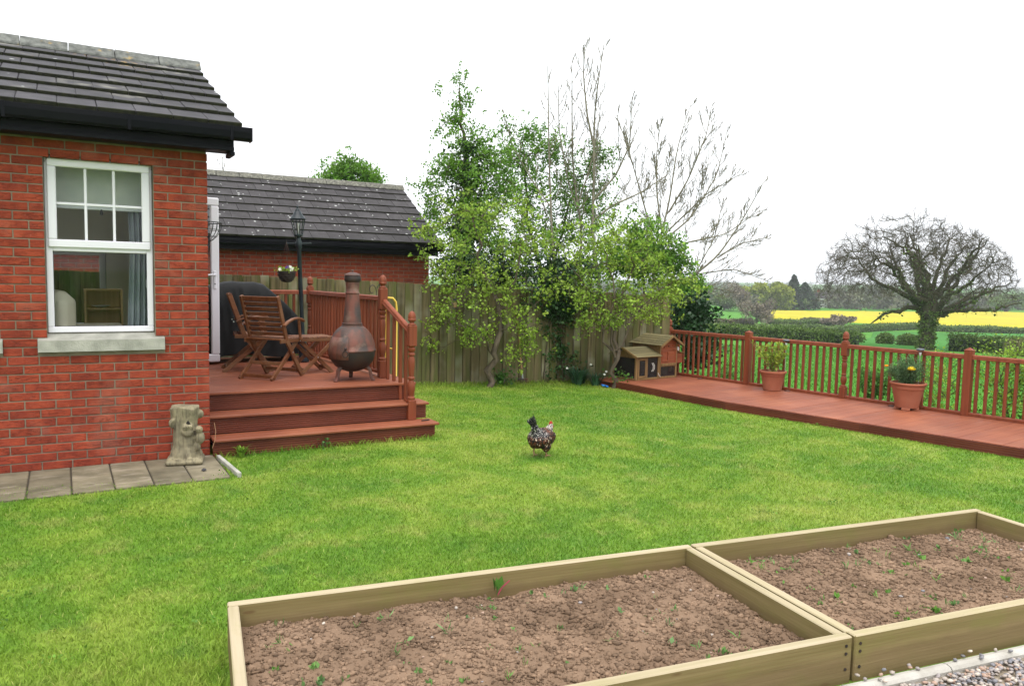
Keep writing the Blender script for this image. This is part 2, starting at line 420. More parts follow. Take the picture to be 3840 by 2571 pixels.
MT['deck'] = m_deck('deck_stain', (.235, .067, .03), (.18, .05, .024), .55)
MT['deck_shaded'] = m_deck('deck_stain_shaded', (.16, .038, .019), (.115, .028, .014), .6)  # same deck stain, darkened to paint the shade on upright boards
MT['rail'] = wood('rail_stain', (.215, .052, .02), (.155, .036, .014), 'z', rough=.55, rnd=.08, bump=.15)
MT['soil'] = mat('garden_soil', (.225, .15, .1), (.13, .085, .055), rough=.95, spec=.08, ns=3.2, nd_=6, lo=.38, hi=.66, bump=.8, bs=70, tint=.35, extra=lambda t, c, v, p: mixc(t, ramp(t, noise(t, v, 150, 2), .7, .76), c, (.3, .24, .19)))
MT['teak'] = wood('chair_teak', (.20, .075, .03), (.125, .046, .02), 'x', rough=.5, rnd=.12, extra=lambda t, c, v, p: mixc(t, math_(t, 'MULTIPLY', ramp(t, noise(t, v, 3.2, 3), .48, .7), .35), c, (.3, .2, .11)))
MT['rust'] = mat('rusty_iron', (.115, .05, .034), (.062, .05, .046), rough=.62, spec=.4, ns=5, nd_=5, bump=.3, bs=70, metal=.15, extra=lambda t, c, v, p: mixc(t, math_(t, 'MULTIPLY', ramp(t, noise(t, v, 7, 5), .55, .72), .6), mixc(t, math_(t, 'MULTIPLY', ramp(t, noise(t, stretch(t, v, (4, 4, 1.4)), 2.2, 5), .48, .64), .8), c, (.19, .065, .045)), (.25, .17, .13)))
MT['iron_dark'] = mat('dark_iron', (.03, .026, .025), (.05, .032, .025), rough=.55, spec=.4, ns=9, metal=.3)
MT['lamp_metal'] = mat('lamp_paint', (.012, .016, .022), (.022, .036, .038), rough=.4, spec=.3, ns=6)
MT['cover'] = mat('black_cover', (.008, .0085, .009), (.013, .0135, .014), rough=.6, spec=.18, ns=3, bump=.2, bs=9)
MT['terracotta'] = mat('terracotta', (.36, .125, .07), (.28, .092, .052), rough=.75, spec=.2, ns=5, nd_=4, bump=.1, bs=90, extra=lambda t, c, v, p: mixc(t, math_(t, 'MULTIPLY', ramp(t, noise(t, v, 3, 4), .5, .75), .4), c, (.42, .2, .13)))
MT['stone_statue'] = mat('cast_stone', (.3, .26, .165), (.16, .14, .095), rough=.9, spec=.1, ns=9, nd_=5, bump=.9, bs=2.2, bst=(26, 26, 4), extra=lambda t, c, v, p: mixc(t, math_(t, 'MULTIPLY', ramp(t, noise(t, stretch(t, v, (30, 30, 4)), 2, 4), .52, .64), .6), c, (.1, .085, .06)))
MT['coop_red'] = wood('coop_panel', (.30, .085, .035), (.24, .065, .03), 'x', rough=.6, rnd=.08)
MT['coop_tan'] = wood('coop_frame', (.25, .155, .06), (.17, .1, .04), 'z', rough=.7, rnd=.12)
MT['coop_roof'] = wood('coop_roof_board', (.22, .18, .085), (.14, .12, .06), 'x', rough=.85, rnd=.15)
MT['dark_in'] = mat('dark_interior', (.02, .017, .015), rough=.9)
MT['yellow'] = mat('yellow_paint', (.72, .5, .08), rough=.4)
MT['blue'] = mat('blue_plastic', (.02, .2, .62), rough=.4)
MT['white'] = mat('white_enamel', (.75, .75, .74), rough=.35)
MT['rope'] = mat('pale_rope', (.6, .58, .52), rough=.8)
MT['wicker'] = mat('wicker', (.055, .045, .035), (.03, .026, .022), rough=.8, ns=30)
MT['solar'] = mat('solar_cap', (.05, .06, .075), rough=.25, spec=.6)
MT['steel'] = mat('steel', (.5, .52, .53), rough=.3, metal=.8)
MT['handle_wood'] = wood('ash_handle', (.36, .22, .1), (.28, .16, .07), 'z', rough=.6)
MT['wall_in'] = mat('room_plaster', (.68, .64, .56), rough=.9)
MT['floor_in'] = mat('room_carpet', (.3, .24, .17), rough=.95)
MT['blind'] = mat('blind_fabric', (.85, .85, .8), (.76, .78, .74), rough=.9, ns=8, trans=.45)
MT['curtain'] = mat('curtain_fabric', (.5, .53, .57), (.4, .44, .49), rough=.9, ns=3, trans=.3)
MT['cream'] = mat('cream_leather', (.8, .72, .6), (.74, .65, .53), rough=.5, ns=3)
MT['pine'] = wood('pine_shelf', (.6, .4, .2), (.5, .33, .15), 'z', rough=.5)
MT['paper'] = mat('paper', (.62, .61, .58), rough=.8, rnd=.3, obj=True)
MT['hose'] = mat('dry_stem', (.42, .25, .14), rough=.8)
MT['bark'] = mat('bark_brown', (.15, .12, .085), (.075, .06, .045), rough=.9, spec=.1, ns=16, nd_=5, st=(1, 1, .35), bump=.8, bs=45)
MT['bark_ash'] = mat('bark_ash', (.23, .21, .155), (.15, .135, .1), rough=.9, spec=.1, ns=6, nd_=4, bump=.5, bs=40)
MT['bark_oak'] = mat('bark_oak', (.085, .07, .05), (.055, .062, .03), rough=.95, spec=.05, ns=1.2)
def leafm(n, a, b, tr=.4, tint=.45, ns=1.5, rough=.5): return mat(n, a, b, rough=rough, spec=.25, ns=ns, tint=tint, trans=tr)
MT['leaf_light'] = leafm('leaf_light', (.3, .42, .06), (.19, .32, .04), tint=.55)
MT['leaf_mid'] = leafm('leaf_mid', (.1, .23, .038), (.06, .155, .026))
MT['leaf_haw'] = leafm('leaf_hawthorn', (.17, .32, .04), (.1, .22, .03))
MT['leaf_dark'] = leafm('leaf_dark', (.03, .07, .018), (.018, .045, .013), tr=.2)
MT['leaf_ivy'] = leafm('leaf_ivy', (.05, .12, .03), (.03, .075, .022), tr=.15, rough=.35)
MT['leaf_laurel'] = leafm('leaf_laurel', (.03, .075, .026), (.018, .048, .018), tr=.15, rough=.3)
MT['leaf_yellow'] = leafm('leaf_yellow', (.33, .4, .05), (.2, .3, .04))
MT['leaf_grey'] = leafm('leaf_greygreen', (.16, .26, .12), (.1, .19, .08))
MT['leaf_weed'] = leafm('leaf_weed', (.14, .3, .05), (.17, .28, .12))
MT['leaf_daff'] = leafm('leaf_daffodil', (.045, .12, .06), (.03, .085, .04), tr=.2)
MT['leaf_hedge'] = leafm('leaf_hedge', (.13, .2, .04), (.085, .15, .03), tr=.2, ns=.25)
MT['leaf_hedge_b'] = leafm('leaf_hedge_brown', (.14, .15, .05), (.11, .09, .045), tr=.2, ns=.2)
MT['leaf_far'] = leafm('leaf_far', (.07, .11, .035), (.1, .09, .05), tr=.2, ns=.02)
MT['leaf_farlime'] = leafm('leaf_far_lime', (.26, .3, .03), (.19, .24, .03), tr=.3, ns=.1)
MT['twig_far'] = leafm('twig_far', (.2, .165, .12), (.17, .15, .1), tr=.2, ns=.1)
MT['fl_yellow'] = mat('petal_yellow', (.85, .62, .02), rough=.6, trans=.3)
MT['fl_orange'] = mat('petal_orange', (.8, .28, .01), rough=.6, trans=.3)
MT['fl_white'] = mat('petal_white', (.8, .8, .72), rough=.6, trans=.3)
MT['fl_purple'] = mat('petal_purple', (.08, .02, .2), rough=.6)
MT['chard'] = mat('chard_stem', (.32, .03, .07), rough=.5)
def m_glass():
    m = bpy.data.materials.new('window_glass'); m.use_nodes = True; t = m.node_tree; t.nodes.remove(t.nodes['Principled BSDF'])
    fr = nd(t, 'LayerWeight', {'Blend': .5}); f = math_(t, 'ADD', math_(t, 'MULTIPLY', math_(t, 'POWER', fr.outputs['Facing'], 5.0), .7), .012)
    ms = nd(t, 'MixShader', {0: f, 1: nd(t, 'BsdfTransparent', {0: (.93, .95, .94, 1)}).outputs[0], 2: nd(t, 'BsdfGlossy', {'Roughness': .01}).outputs[0]})
    t.links.new(ms.outputs[0], t.nodes['Material Output'].inputs[0]); return m
MT['glass'] = m_glass()
def m_mesh():
    m = bpy.data.materials.new('wire_mesh'); m.use_nodes = True; t = m.node_tree; p = t.nodes['Principled BSDF']
    p.inputs['Base Color'].default_value = (.02, .018, .018, 1)
    ms = nd(t, 'MixShader', {0: .5, 1: p.outputs[0], 2: nd(t, 'BsdfTransparent').outputs[0]}); t.links.new(ms.outputs[0], t.nodes['Material Output'].inputs[0]); return m
MT['mesh'] = m_mesh()
def grass_col(t, pos, blade):
    big = noise(t, pos, .42, 3); mid = noise(t, pos, 1.9, 4); fin = noise(t, pos, 9, 3)
    f = math_(t, 'ADD', math_(t, 'MULTIPLY', big, .5), math_(t, 'MULTIPLY', mid, .5))
    c = mixc(t, ramp(t, f, .38, .55), (.105, .225, .024), (.175, .29, .03))
    c = mixc(t, ramp(t, f, .49, .66), c, (.275, .345, .06))
    yb = ramp(t, math_(t, 'ADD', math_(t, 'MULTIPLY', noise(t, stretch(t, pos, (1, 1, 1)), 2.6, 4), .7), math_(t, 'MULTIPLY', fin, .3)), .53, .64)
    c = mixc(t, math_(t, 'MULTIPLY', yb, .34), c, (.4, .37, .12))
    dk = ramp(t, noise(t, nd(t, 'VectorMath', {0: pos, 1: (7, 3, 0)}, operation='ADD').outputs[0], 2.3, 4), .6, .7)
    return mixc(t, math_(t, 'MULTIPLY', dk, .4), c, (.05, .16, .03))
def m_grass(blade):
    m = bpy.data.materials.new('grass_blade' if blade else 'lawn_ground'); m.use_nodes = True; t = m.node_tree; p = t.nodes['Principled BSDF']
    pos = nd(t, 'NewGeometry').outputs['Position']; pos2 = stretch(t, pos, (1, 1, 0)); c = grass_col(t, pos2, blade)
    p.inputs['Roughness'].default_value = .6; p.inputs['Specular IOR Level'].default_value = .15
    if blade:
        a = nd(t, 'Attribute', attribute_name='tint').outputs['Fac']
        c = mixc(t, math_(t, 'MULTIPLY', ramp(t, a, .95, .99), .6), c, (.4, .36, .14))
        v = nd(t, 'MapRange', {0: a, 3: .75, 4: 1.45}).outputs[0]; c = nd(t, 'HueSaturation', {'Color': c, 'Value': v, 'Hue': .5}).outputs[0]
        tr = nd(t, 'BsdfTranslucent', {'Color': c}); ms = nd(t, 'MixShader', {0: .35, 1: p.outputs[0], 2: tr.outputs[0]}); t.links.new(ms.outputs[0], t.nodes['Material Output'].inputs[0])
    else:
        c = mixc(t, ramp(t, noise(t, pos, 38, 4), .35, .65), nd(t, 'HueSaturation', {'Color': c, 'Value': .7}).outputs[0], c)
        b = nd(t, 'Bump', {'Height': noise(t, pos, 60, 4), 'Strength': .8, 'Distance': .02}); t.links.new(b.outputs[0], p.inputs['Normal'])
    t.links.new(c, p.inputs['Base Color']); return m
MT['grass'] = m_grass(True); MT['lawn'] = m_grass(False)
def m_field(n, a, b, ns, c3=None):
    def ex(t, c, v, p):
        c = mixc(t, math_(t, 'MULTIPLY', ramp(t, noise(t, v, ns*9, 4), .4, .7), .5), c, c3 or b)
        return c
    return mat(n, a, b, rough=.9, spec=.05, ns=ns, nd_=5, bump=.6, bs=ns*20, extra=ex)
MT['field'] = m_field('field_grass', (.07, .215, .025), (.05, .165, .02), .12, (.1, .25, .035))
MT['meadow'] = mat('meadow_blade', (.078, .235, .027), (.06, .19, .022), rough=.6, spec=.15, ns=.5, tint=.15, trans=.35)
MT['field_b'] = m_field('field_green', (.05, .19, .03), (.042, .15, .024), .05)
MT['rape'] = m_field('rapeseed', (.43, .36, .02), (.33, .3, .03), .06, (.48, .41, .03))

# ------------------------------------------------------------------ terrain
UX, UY = math.sin(R(55)), math.cos(R(55))
def terrain(x, y):
    x = np.asarray(x, float); y = np.asarray(y, float); s = x*UX+y*UY
    z = np.where(s < 12, 0, np.where(s < 165, -.055*(s-12), -.055*153))
    z = z+np.clip(s-420, 0, 1300)*.0062
    lat = -x*UY+y*UX
    z = z+np.clip((s-500)/900, 0, 1)*7*(fbm(np.stack([s/420, lat/420], -1).reshape(-1, 2), 3, 5).reshape(z.shape)-.5)
    return z
def tz(x, y): return float(terrain(np.array([x]), np.array([y]))[0])
ang = np.r_[np.arange(-60, 0, 6), np.arange(0, 100, 1.0), np.arange(100, 300, 8)]; ang = np.radians(ang)
rad = np.r_[.01, 2, 5, 8, 10, 12, np.geomspace(13, 2600, 90)]
A, RR = np.meshgrid(ang, rad); X = RR*np.sin(A); Y = RR*np.cos(A); Z = terrain(X, Y)-.06
n1, n2 = A.shape; idx = np.arange(n1*n2).reshape(n1, n2); i0 = idx[:-1]; i1 = idx[1:]
F = np.stack([i0, np.roll(i0, -1, 1), np.roll(i1, -1, 1), i1], -1).reshape(-1, 4)[:, ::-1]
tag(obj('terrain', mesh_np('terrain', np.stack([X, Y, Z], -1).reshape(-1, 3), F, smooth=True), MT['field']), kind='structure')
# garden lawn sheet
lx = np.linspace(-8, 9.75, 60); ly = np.linspace(-6, 12.4, 60); GX, GY = np.meshgrid(lx, ly)
gz = .012*(fbm(np.stack([GX/1.5, GY/1.5], -1).reshape(-1, 2), 3, 9).reshape(GX.shape)-.5)
idx = np.arange(3600).reshape(60, 60); F = np.stack([idx[:-1, :-1], idx[:-1, 1:], idx[1:, 1:], idx[1:, :-1]], -1).reshape(-1, 4)
tag(obj('lawn', mesh_np('lawn', np.stack([GX, GY, gz-.006], -1).reshape(-1, 3), F, smooth=True), MT['lawn']), kind='structure')

# frames used to keep grass out of built areas
BA = np.array([.631, 3.672]); BE = np.array([.9895, -.1445]); BW = np.array([-.1445, -.9895])
def bed_uv(x, y): return (x-BA[0])*BE[0]+(y-BA[1])*BE[1], (x-BA[0])*BW[0]+(y-BA[1])*BW[1]
def bed_xy(u, v): return BA+u*BE+v*BW
def deck_front(y): return np.where(y > 7.6, 7.62+(9.85-y)*.14/2.25, 7.76+(7.6-y)*.67/3.5)
def fence_y(x): return 11.37-(x-4.857)*.257
def lawn_ok(x, y, pad=0.0):
    u, v = bed_uv(x, y)
    ok = ~((u > -.01) & (u < 4.87) & (v > -.01) & (v < 1.6)) & ~((v > 1.22) & (u > -1.2))
    ok &= ~((x < 1.2+pad) & (y > 6.78+.26*np.clip(.8-x, 0, 1.3)+pad)) & ~((x > 1.1) & (x < 3.44) & (y > 7.545))
    ok &= ~((x > deck_front(y)-.005) & (y < 9.9)) & ~((x > 7.6) & (y > 9.8)) & (y < fence_y(x)-.02)
    return ok
_RT = np.array(RT); _DN = np.array(DN); _FW = np.array(FW)
def infront(P, m=.12):
    d = P-np.array([0, 0, CAM_H]); z = d@_FW; u = (d@_RT)/z*2930/3840; v = (d@_DN)/z*2930/3840
    return (z > .3) & (np.abs(u) < .5+m) & (np.abs(v) < .335+m)
def blades(n, x0, x1, y0, y1, dens, hfun, wid, rng, okf, zf=None):
    P = np.stack([rng.uniform(x0, x1, n), rng.uniform(y0, y1, n)], 1); d = np.hypot(P[:, 0], P[:, 1])
    k = (rng.random(n) < dens(d)) & okf(P[:, 0], P[:, 1]); P = P[k]; d = d[k]
    z = np.zeros(len(P)) if zf is None else zf(P[:, 0], P[:, 1]); k = infront(np.c_[P, z]); P = P[k]; d = d[k]; z = z[k]; N = len(P)
    H = hfun(P, d)*rng.uniform(.55, 1.25, N); a = rng.uniform(0, 2*np.pi, N); ln = rng.uniform(.2, 1.5, N)*H; b = rng.uniform(0, 2*np.pi, N)
    w = wid(d)*rng.uniform(.7, 1.3, N); base = np.c_[P, z-.005]
    side = np.c_[np.cos(a), np.sin(a), np.zeros(N)]*w[:, None]/2; lean = np.c_[np.cos(b)*ln, np.sin(b)*ln, np.zeros(N)]
    up = np.c_[np.zeros(N), np.zeros(N), H]
    mid = base+up*.6+lean*.35
    V = np.stack([base-side, base+side, mid+side*.7, base+up*.95+lean, mid-side*.7], 1).reshape(-1, 3)
    o = np.arange(N)*5; F4 = np.stack([o, o+1, o+2, o+4], 1); F3 = np.stack([o+4, o+2, o+3], 1)
    return V, [F4, F3], np.repeat(rng.random(N), 5)
rng = np.random.default_rng(5)
def hf(P, d):
    h = .021+.01*(fbm(P*1.2, 3, 3)-.4)+.035*np.clip((4.0-d)/1.0, 0, 1)*(P[:, 0] < .62)
    return h+.05*np.clip(1-np.abs(P[:, 1]-7.5)/.09, 0, 1)*((P[:, 0] > 1.2) & (P[:, 0] < 3.5))*(rng.random(len(P)) < .6)+.05*np.clip(1-(fence_y(P[:, 0])-P[:, 1])/.7, 0, 1)*(P[:, 0] > 3.6)
V, F, tn = blades(2100000, -4, 9, 1.4, 11.8, lambda d: np.clip(2.6/d, .14, 1)**1.25, hf, lambda d: .0026+.0005*d, rng, lawn_ok)
tag(obj('lawn_grass', mesh_np('lawn_grass', V, F, tn), MT['grass']), 'short mown green lawn with paler yellow patches', 'grass', kind='stuff')
# rough meadow grass beyond the railing
def okm(x, y): return (x > 9.5+.15*(8-y)) & (y < 14)
V, F, tn = blades(260000, 9, 40, 2, 32, lambda d: np.clip(13/d, .1, 1)**1.6, lambda P, d: .022+.015*(fbm(P*.8, 3, 13)-.3)+.001*d, lambda d: .003+.0007*d, rng, lambda x, y: x > 9.45+.15*(8.7-y), terrain)
tag(obj('meadow_grass', mesh_np('meadow_grass', V, F, tn), MT['meadow']), 'longer rough meadow grass beyond the red railing', 'grass', kind='stuff')

# fields, draped on the terrain
def drape(name, m, quad, off, nu=60, nv=24, rough=0):
    a, b, c, d = [np.array(q) for q in quad]; u = np.linspace(0, 1, nu); v = np.linspace(0, 1, nv); Ug, Vg = np.meshgrid(u, v)
    P = (a*(1-Ug)[..., None]+b*Ug[..., None])*(1-Vg)[..., None]+(d*(1-Ug)[..., None]+c*Ug[..., None])*Vg[..., None]
    z = terrain(P[..., 0], P[..., 1])+off+rough*(fbm(P.reshape(-1, 2)/7, 3, 2).reshape(Ug.shape)-.5)
    z[0] -= off+.3; z[-1] -= off+.3; z[:, 0] -= off+.3; z[:, -1] -= off+.3
    i = np.arange(nu*nv).reshape(nv, nu); F = np.stack([i[:-1, :-1], i[:-1, 1:], i[1:, 1:], i[1:, :-1]], -1).reshape(-1, 4)
    return tag(obj(name, mesh_np(name, np.dstack([P, z[..., None]]).reshape(-1, 3), F), m), kind='structure')
drape('pasture_field', MT['field_b'], [(53, 40), (58.5, 26), (198, 92), (157, 111)], .12)
drape('rapeseed_field', MT['rape'], [(172, 157), (207, 93), (350, 165), (205, 186)], .9, rough=.7)
# ------------------------------------------------------------------ brick house
WX, WY = 1.17, 7.62
_bm = {}
def brick_mesh(L, dep=.05):
    k = (round(L, 3), dep)
    if k not in _bm:
        _bm[k] = MB().box(-L/2, -dep/2, -.0325, L/2, dep/2, .0325, .004).mesh('brick'); _bm[k].materials.append(MT['brick'])
    return _bm[k]
def row_split(a, b, odd, from_right=True):
    """brick intervals inside [a,b] with 10 mm joints, bonded from the right end"""
    out = []; x = b; first = odd
    while x-a > .02:
        L = .1025 if first else .215; first = False
        xa = max(a, x-L); rem = xa-a-.01
        if rem < .03: xa = a
        out.append((xa, x)); x = xa-.01
    return out
house = thing('brick_house', 'red brick house with white sash window under dark tiled roof', 'house', (WX, WY, 0))
H0 = np.array([WX, WY, 0])
def hb(mb, x0, y0, z0, x1, y1, z1, b=.002): return mb.box(x0-WX, y0-WY, z0, x1-WX, y1-WY, z1, b)
W1 = (-.11, .72); W2 = (-1.33, -.5); WZ0, WZ1 = 1.165, 2.655; TOP = 2.79; BK = 11.55; LX = -3.2
m = MB(); yf, yb = WY+.007, WY+.28
hb(m, LX, yf, -.1, WX-.007, yb, 1.01); hb(m, LX, yf, WZ1, WX-.007, yb, TOP)
for a, b in ((LX, W2[0]), (W2[1], W1[0]), (W1[1], WX-.007)): hb(m, a, yf, 1.01, b, yb, WZ1, .0)
for a, b in (W2, W1): hb(m, a, yf+.09, 1.0, b, yb, WZ0)
DY0, DY1 = 9.25, 10.44                      # open doorway in the side wall
xs0, xs1 = WX-.28, WX-.007
hb(m, xs0, yb, -.1, xs1, DY0, TOP); hb(m, xs0, DY1, -.1, xs1, BK, TOP); hb(m, xs0, DY0, -.1, xs1, DY1, .55); hb(m, xs0, DY0, 2.66, xs1, DY1, TOP)
BW0, BW1 = -.75, .5                          # window in the back wall
hb(m, LX, BK-.28, -.1, BW0, BK, TOP); hb(m, BW1, BK-.28, -.1, xs0, BK, TOP); hb(m, BW0, BK-.28, -.1, BW1, BK, .95); hb(m, BW0, BK-.28, 1.95, BW1, BK, TOP)
hb(m, LX, yb, -.1, LX+.28, BK-.28, TOP)
m.v = [(x, y, z) for x, y, z in m.v]; m.build('wall', MT['mortar'], house)
# gable above the side wall
g = MB(); RY, RZ, EY, EZ = 9.86, 4.02, 7.33, 2.985
gp = [(WY+.01, TOP-.002), (BK, TOP-.002), (RY, RZ-.16)]
g.add([(xs1-WX, a-WY, b) for a, b in gp]+[(xs1-.2-WX, a-WY, b) for a, b in gp], [[0, 1, 2], [5, 4, 3], [0, 2, 5, 3], [2, 1, 4, 5], [1, 0, 3, 4]]); g.build('gable', MT['brick'], house)
# room
r = MB(); hb(r, LX+.29, yb+.012, .5, xs0-.012, BK-.292, .55); r.build('room_floor', MT['floor_in'], house)
r = MB(); hb(r, LX+.29, yb+.012, 2.66, xs0-.012, BK-.292, 2.7)
hb(r, LX+.285, yb+.012, .552, LX+.3, BK-.292, 2.658)
for a, b, c, d in ((LX+.3, BW0, .552, 2.658), (BW1, xs0-.012, .552, 2.658), (BW0, BW1, .552, .95), (BW0, BW1, 1.95, 2.658)): hb(r, a, BK-.302, c, b, BK-.285, d, 0)
for a, b, c, d in ((yb+.012, DY0, .552, 2.658), (DY1, BK-.302, .552, 2.658)): hb(r, xs0-.015, a, c, xs0-.003, b, d, 0)
r.build('room_lining', MT['wall_in'], house)
stuff = MB()
SB = 1.01; ST = 1.115
for k in range(37):
    z = k*.075+.0375; odd = k % 2 == 1
    if z > WZ1 or z < SB: segs = [(LX, WX)]
    elif z < ST: segs = [(-.427, -.183), (.797, WX), (LX, -1.407)]
    else: segs = [(W2[1]+.004, W1[0]-.004), (W1[1]+.004, WX), (LX, W2[0]-.004)]
    for a, b in segs:
        for xa, xb in row_split(a, b, odd):
            if xb > -.53:
                o = obj('brick', brick_mesh(xb-xa), None, house, ((xa+xb)/2-WX, .025+random.uniform(-.0012, .0012), z))
            else: hb(stuff, xa, WY, z-.0325, xb, WY+.05, z+.0325, .004)
    for ya, yb_ in row_split(WY+.062, BK, not odd):
        if .5 < z < 2.67 and yb_ > DY0 and ya < DY1: continue
        hb(stuff, WX-.05, ya, z-.0325, WX, yb_, z+.0325, .004)
tag(stuff.build('brick_remainder', MT['brick'], house), kind='stuff')
# sills
for a, b in (W1, W2):
    s = MB();
    x0, x1 = a-.072-WX, b+.072-WX; pf = [(-.045, SB), (.1, SB), (.1, ST+.045), (-.045, ST-.008), (-.045, SB)]
    s.add([(x0, p, q) for p, q in pf[:4]]+[(x1, p, q) for p, q in pf[:4]], [[0, 1, 2, 3], [7, 6, 5, 4], [0, 4, 5, 1], [1, 5, 6, 2], [2, 6, 7, 3], [3, 7, 4, 0]])
    fixn(s.build('sill', MT['sill'], house))
# sash windows
def window(x0, x1, name='window'):
    x0 -= WX; x1 -= WX; y = .075; f = MB()
    def frame(mb, a, b, c, d, w, y0, y1, bv=.006):
        mb.box(a, y0, c, b, y1, c+w, bv); mb.box(a, y0, d-w, b, y1, d, bv); mb.box(a, y0, c+w, a+w, y1, d-w, bv); mb.box(b-w, y0, c+w, b, y1, d-w, bv)
    zt = 1.885
    frame(f, x0+.004, x1-.004, WZ0, WZ1-.004, .05, y, y+.07); f.box(x0+.054, y, zt-.028, x1-.054, y+.07, zt+.022, .006)
    w = f.build('window', MT['white_pvc'], house)
    s = MB(); frame(s, x0+.022, x1-.022, zt+.004, WZ1-.024, .068, y-.022, y-.001, .008); s.build('sash', MT['white_pvc'], w)
    gx0, gx1, gz0, gz1 = x0+.09, x1-.09, zt+.072, WZ1-.092
    for k in (1, 2):
        xc = gx0+(gx1-gx0)*k/3; MB().box(xc-.011, y+.0, gz0-.002, xc+.011, y+.03, gz1+.002, .003).build('glazing_bar', MT['white_pvc'], w)
    zc = (gz0+gz1)/2; MB().box(gx0-.002, y+.002, zc-.011, gx1+.002, y+.028, zc+.011, .003).build('glazing_bar', MT['white_pvc'], w)
    for i in range(3):
        for j in range(2):
            a = gx0+(gx1-gx0)*i/3; b = gx0+(gx1-gx0)*(i+1)/3; c = gz0+(gz1-gz0)*j/2; d = gz0+(gz1-gz0)*(j+1)/2
            MB().box(a, y+.010+.001*((i+j) % 2), c, b, y+.014+.001*((i+j) % 2), d, 0).build('pane', MT['glass'], w)
    MB().box(x0+.05, y+.03, WZ0+.045, x1-.05, y+.034, zt-.024, 0).build('pane', MT['glass'], w)
    b = MB(); frame(b, x0+.052, x1-.052, WZ0+.048, zt-.026, .006, y+.02, y+.03, .001); b.build('rubber_seal', MT['seal'], w)
    MB().box(x1-.056, y+.074, 1.55, x1-.03, y+.1, 1.63, .004).build('handle', MT['white_pvc'], w)
    return w
window(*W1); window(*W2)
def frame2(mb, a, b, c, d, w, y0, y1, bv=.006):
    mb.box(a, y0, c, b, y1, c+w, bv); mb.box(a, y0, d-w, b, y1, d, bv); mb.box(a, y0, c+w, a+w, y1, d-w, bv); mb.box(b-w, y0, c+w, b, y1, d-w, bv)
f = MB(); yy = BK-WY-.2; frame2(f, BW0-WX, BW1-WX, .95, 1.95, .07, yy, yy+.07); f.box(-.17-WX, yy, 1.02, -.11-WX, yy+.07, 1.88, .004)
wb = f.build('back_window', MT['white_pvc'], house); MB().box(BW0+.06-WX, yy+.03, 1.01, BW1-.06-WX, yy+.035, 1.89, 0).build('pane', MT['glass'], wb)
# open door leaf, hinged on the side wall
d = MB(); X1 = 1.735; frame2(d, WX+.01-WX, X1-WX, .565, 2.63, .1, 10.44-WY, 10.5-WY, .012); dl = d.build('door', MT['white_pvc'], house)
MB().box(WX+.1-WX, 10.468-WY, .66, X1-.095-WX, 10.473-WY, 2.535, 0).build('pane', MT['glass'], dl)
b = MB(); b.box(X1-.072-WX, 10.427-WY, 1.49, X1-.038-WX, 10.44-WY, 1.72, .006); b.tube([(X1-.055-WX, 10.435-WY, 1.67), (X1-.055-WX, 10.39-WY, 1.67), (X1-.075-WX, 10.38-WY, 1.67), (X1-.165-WX, 10.38-WY, 1.665)], .011, 8); b.build('door_handle', MT['white_pvc'], dl)
MB().lathe([(.008, 0), (.008, .004)], 10).build('keyhole', MT['seal'], dl, loc=(X1-.055-WX, 10.426-WY, 1.555)).rotation_euler = (R(90), 0, 0)
# eaves
e = MB(); hb(e, LX-.2, 7.405, 2.785, 1.365, 7.425, 2.975, .003); hb(e, LX-.2, 7.39, 2.785, 1.366, 7.404, 2.82, .004); hb(e, LX-.2, 7.426, 2.786, 1.364, WY+.01, 2.796, .001)
hb(e, 1.345, 7.427, 2.797, 1.364, WY, 2.97, .001); e.build('fascia', MT['black_pvc'], house)
e = MB(); zb = 2.785
e.add([(1.352-WX, WY-WY+.001, zb), (1.352-WX, RY-WY, RZ-.29), (1.352-WX, RY-WY, RZ-.075), (1.352-WX, WY-WY+.001, zb+.24), (1.37-WX, .001, zb), (1.37-WX, RY-WY, RZ-.29), (1.37-WX, RY-WY, RZ-.075), (1.37-WX, .001, zb+.24)], [[0, 1, 2, 3], [7, 6, 5, 4], [0, 4, 5, 1], [2, 6, 7, 3], [0, 3, 7, 4], [1, 5, 6, 2]])
e.build('bargeboard', MT['black_pvc'], house); e = MB(); hb(e, 1.33, 7.39, 2.745, 1.372, 7.63, 2.783, .006); e.build('eaves_block', MT['black_pvc'], house)
def gutter(par, ox, oy, x0, x1, yc, z, name='gutter'):
    """square gutter: profile swept along x, front at yc-.1"""
    p = [(-.1, 0), (-.094, .006), (-.094, -.035), (-.086, -.085), (-.075, -.1), (-.015, -.1), (-.006, -.09), (-.002, .0), (.004, 0), (.002, -.095), (-.012, -.11), (-.078, -.11), (-.095, -.09), (-.104, -.035), (-.104, .003)]
    V = [(x0-ox, yc+a-oy, z+b) for a, b in p]+[(x1-ox, yc+a-oy, z+b) for a, b in p]; n = len(p)
    mb = MB(); mb.add(V, [[i, (i+1) % n, n+(i+1) % n, n+i] for i in range(n)]); q = p[6:]
    for x in (x0, x1):
        mb.box(x-ox-.006, yc-.108-oy, z-.116, x-ox+.006, yc+.002-oy, z+.006, .003)
    return fixn(mb.build(name, MT['black_pvc'], par))
gt = gutter(house, WX, WY, LX-.2, 1.5, 7.403, 2.985)
for x in (-2.2, -1.3, -.36, .52, 1.33):
    b = MB(); hb(b, x-.012, 7.296, 2.868, x+.012, 7.4, 2.874, .002); hb(b, x-.012, 7.294, 2.868, x+.012, 7.299, 2.992, .001); b.build('bracket', MT['black_pvc'], gt)
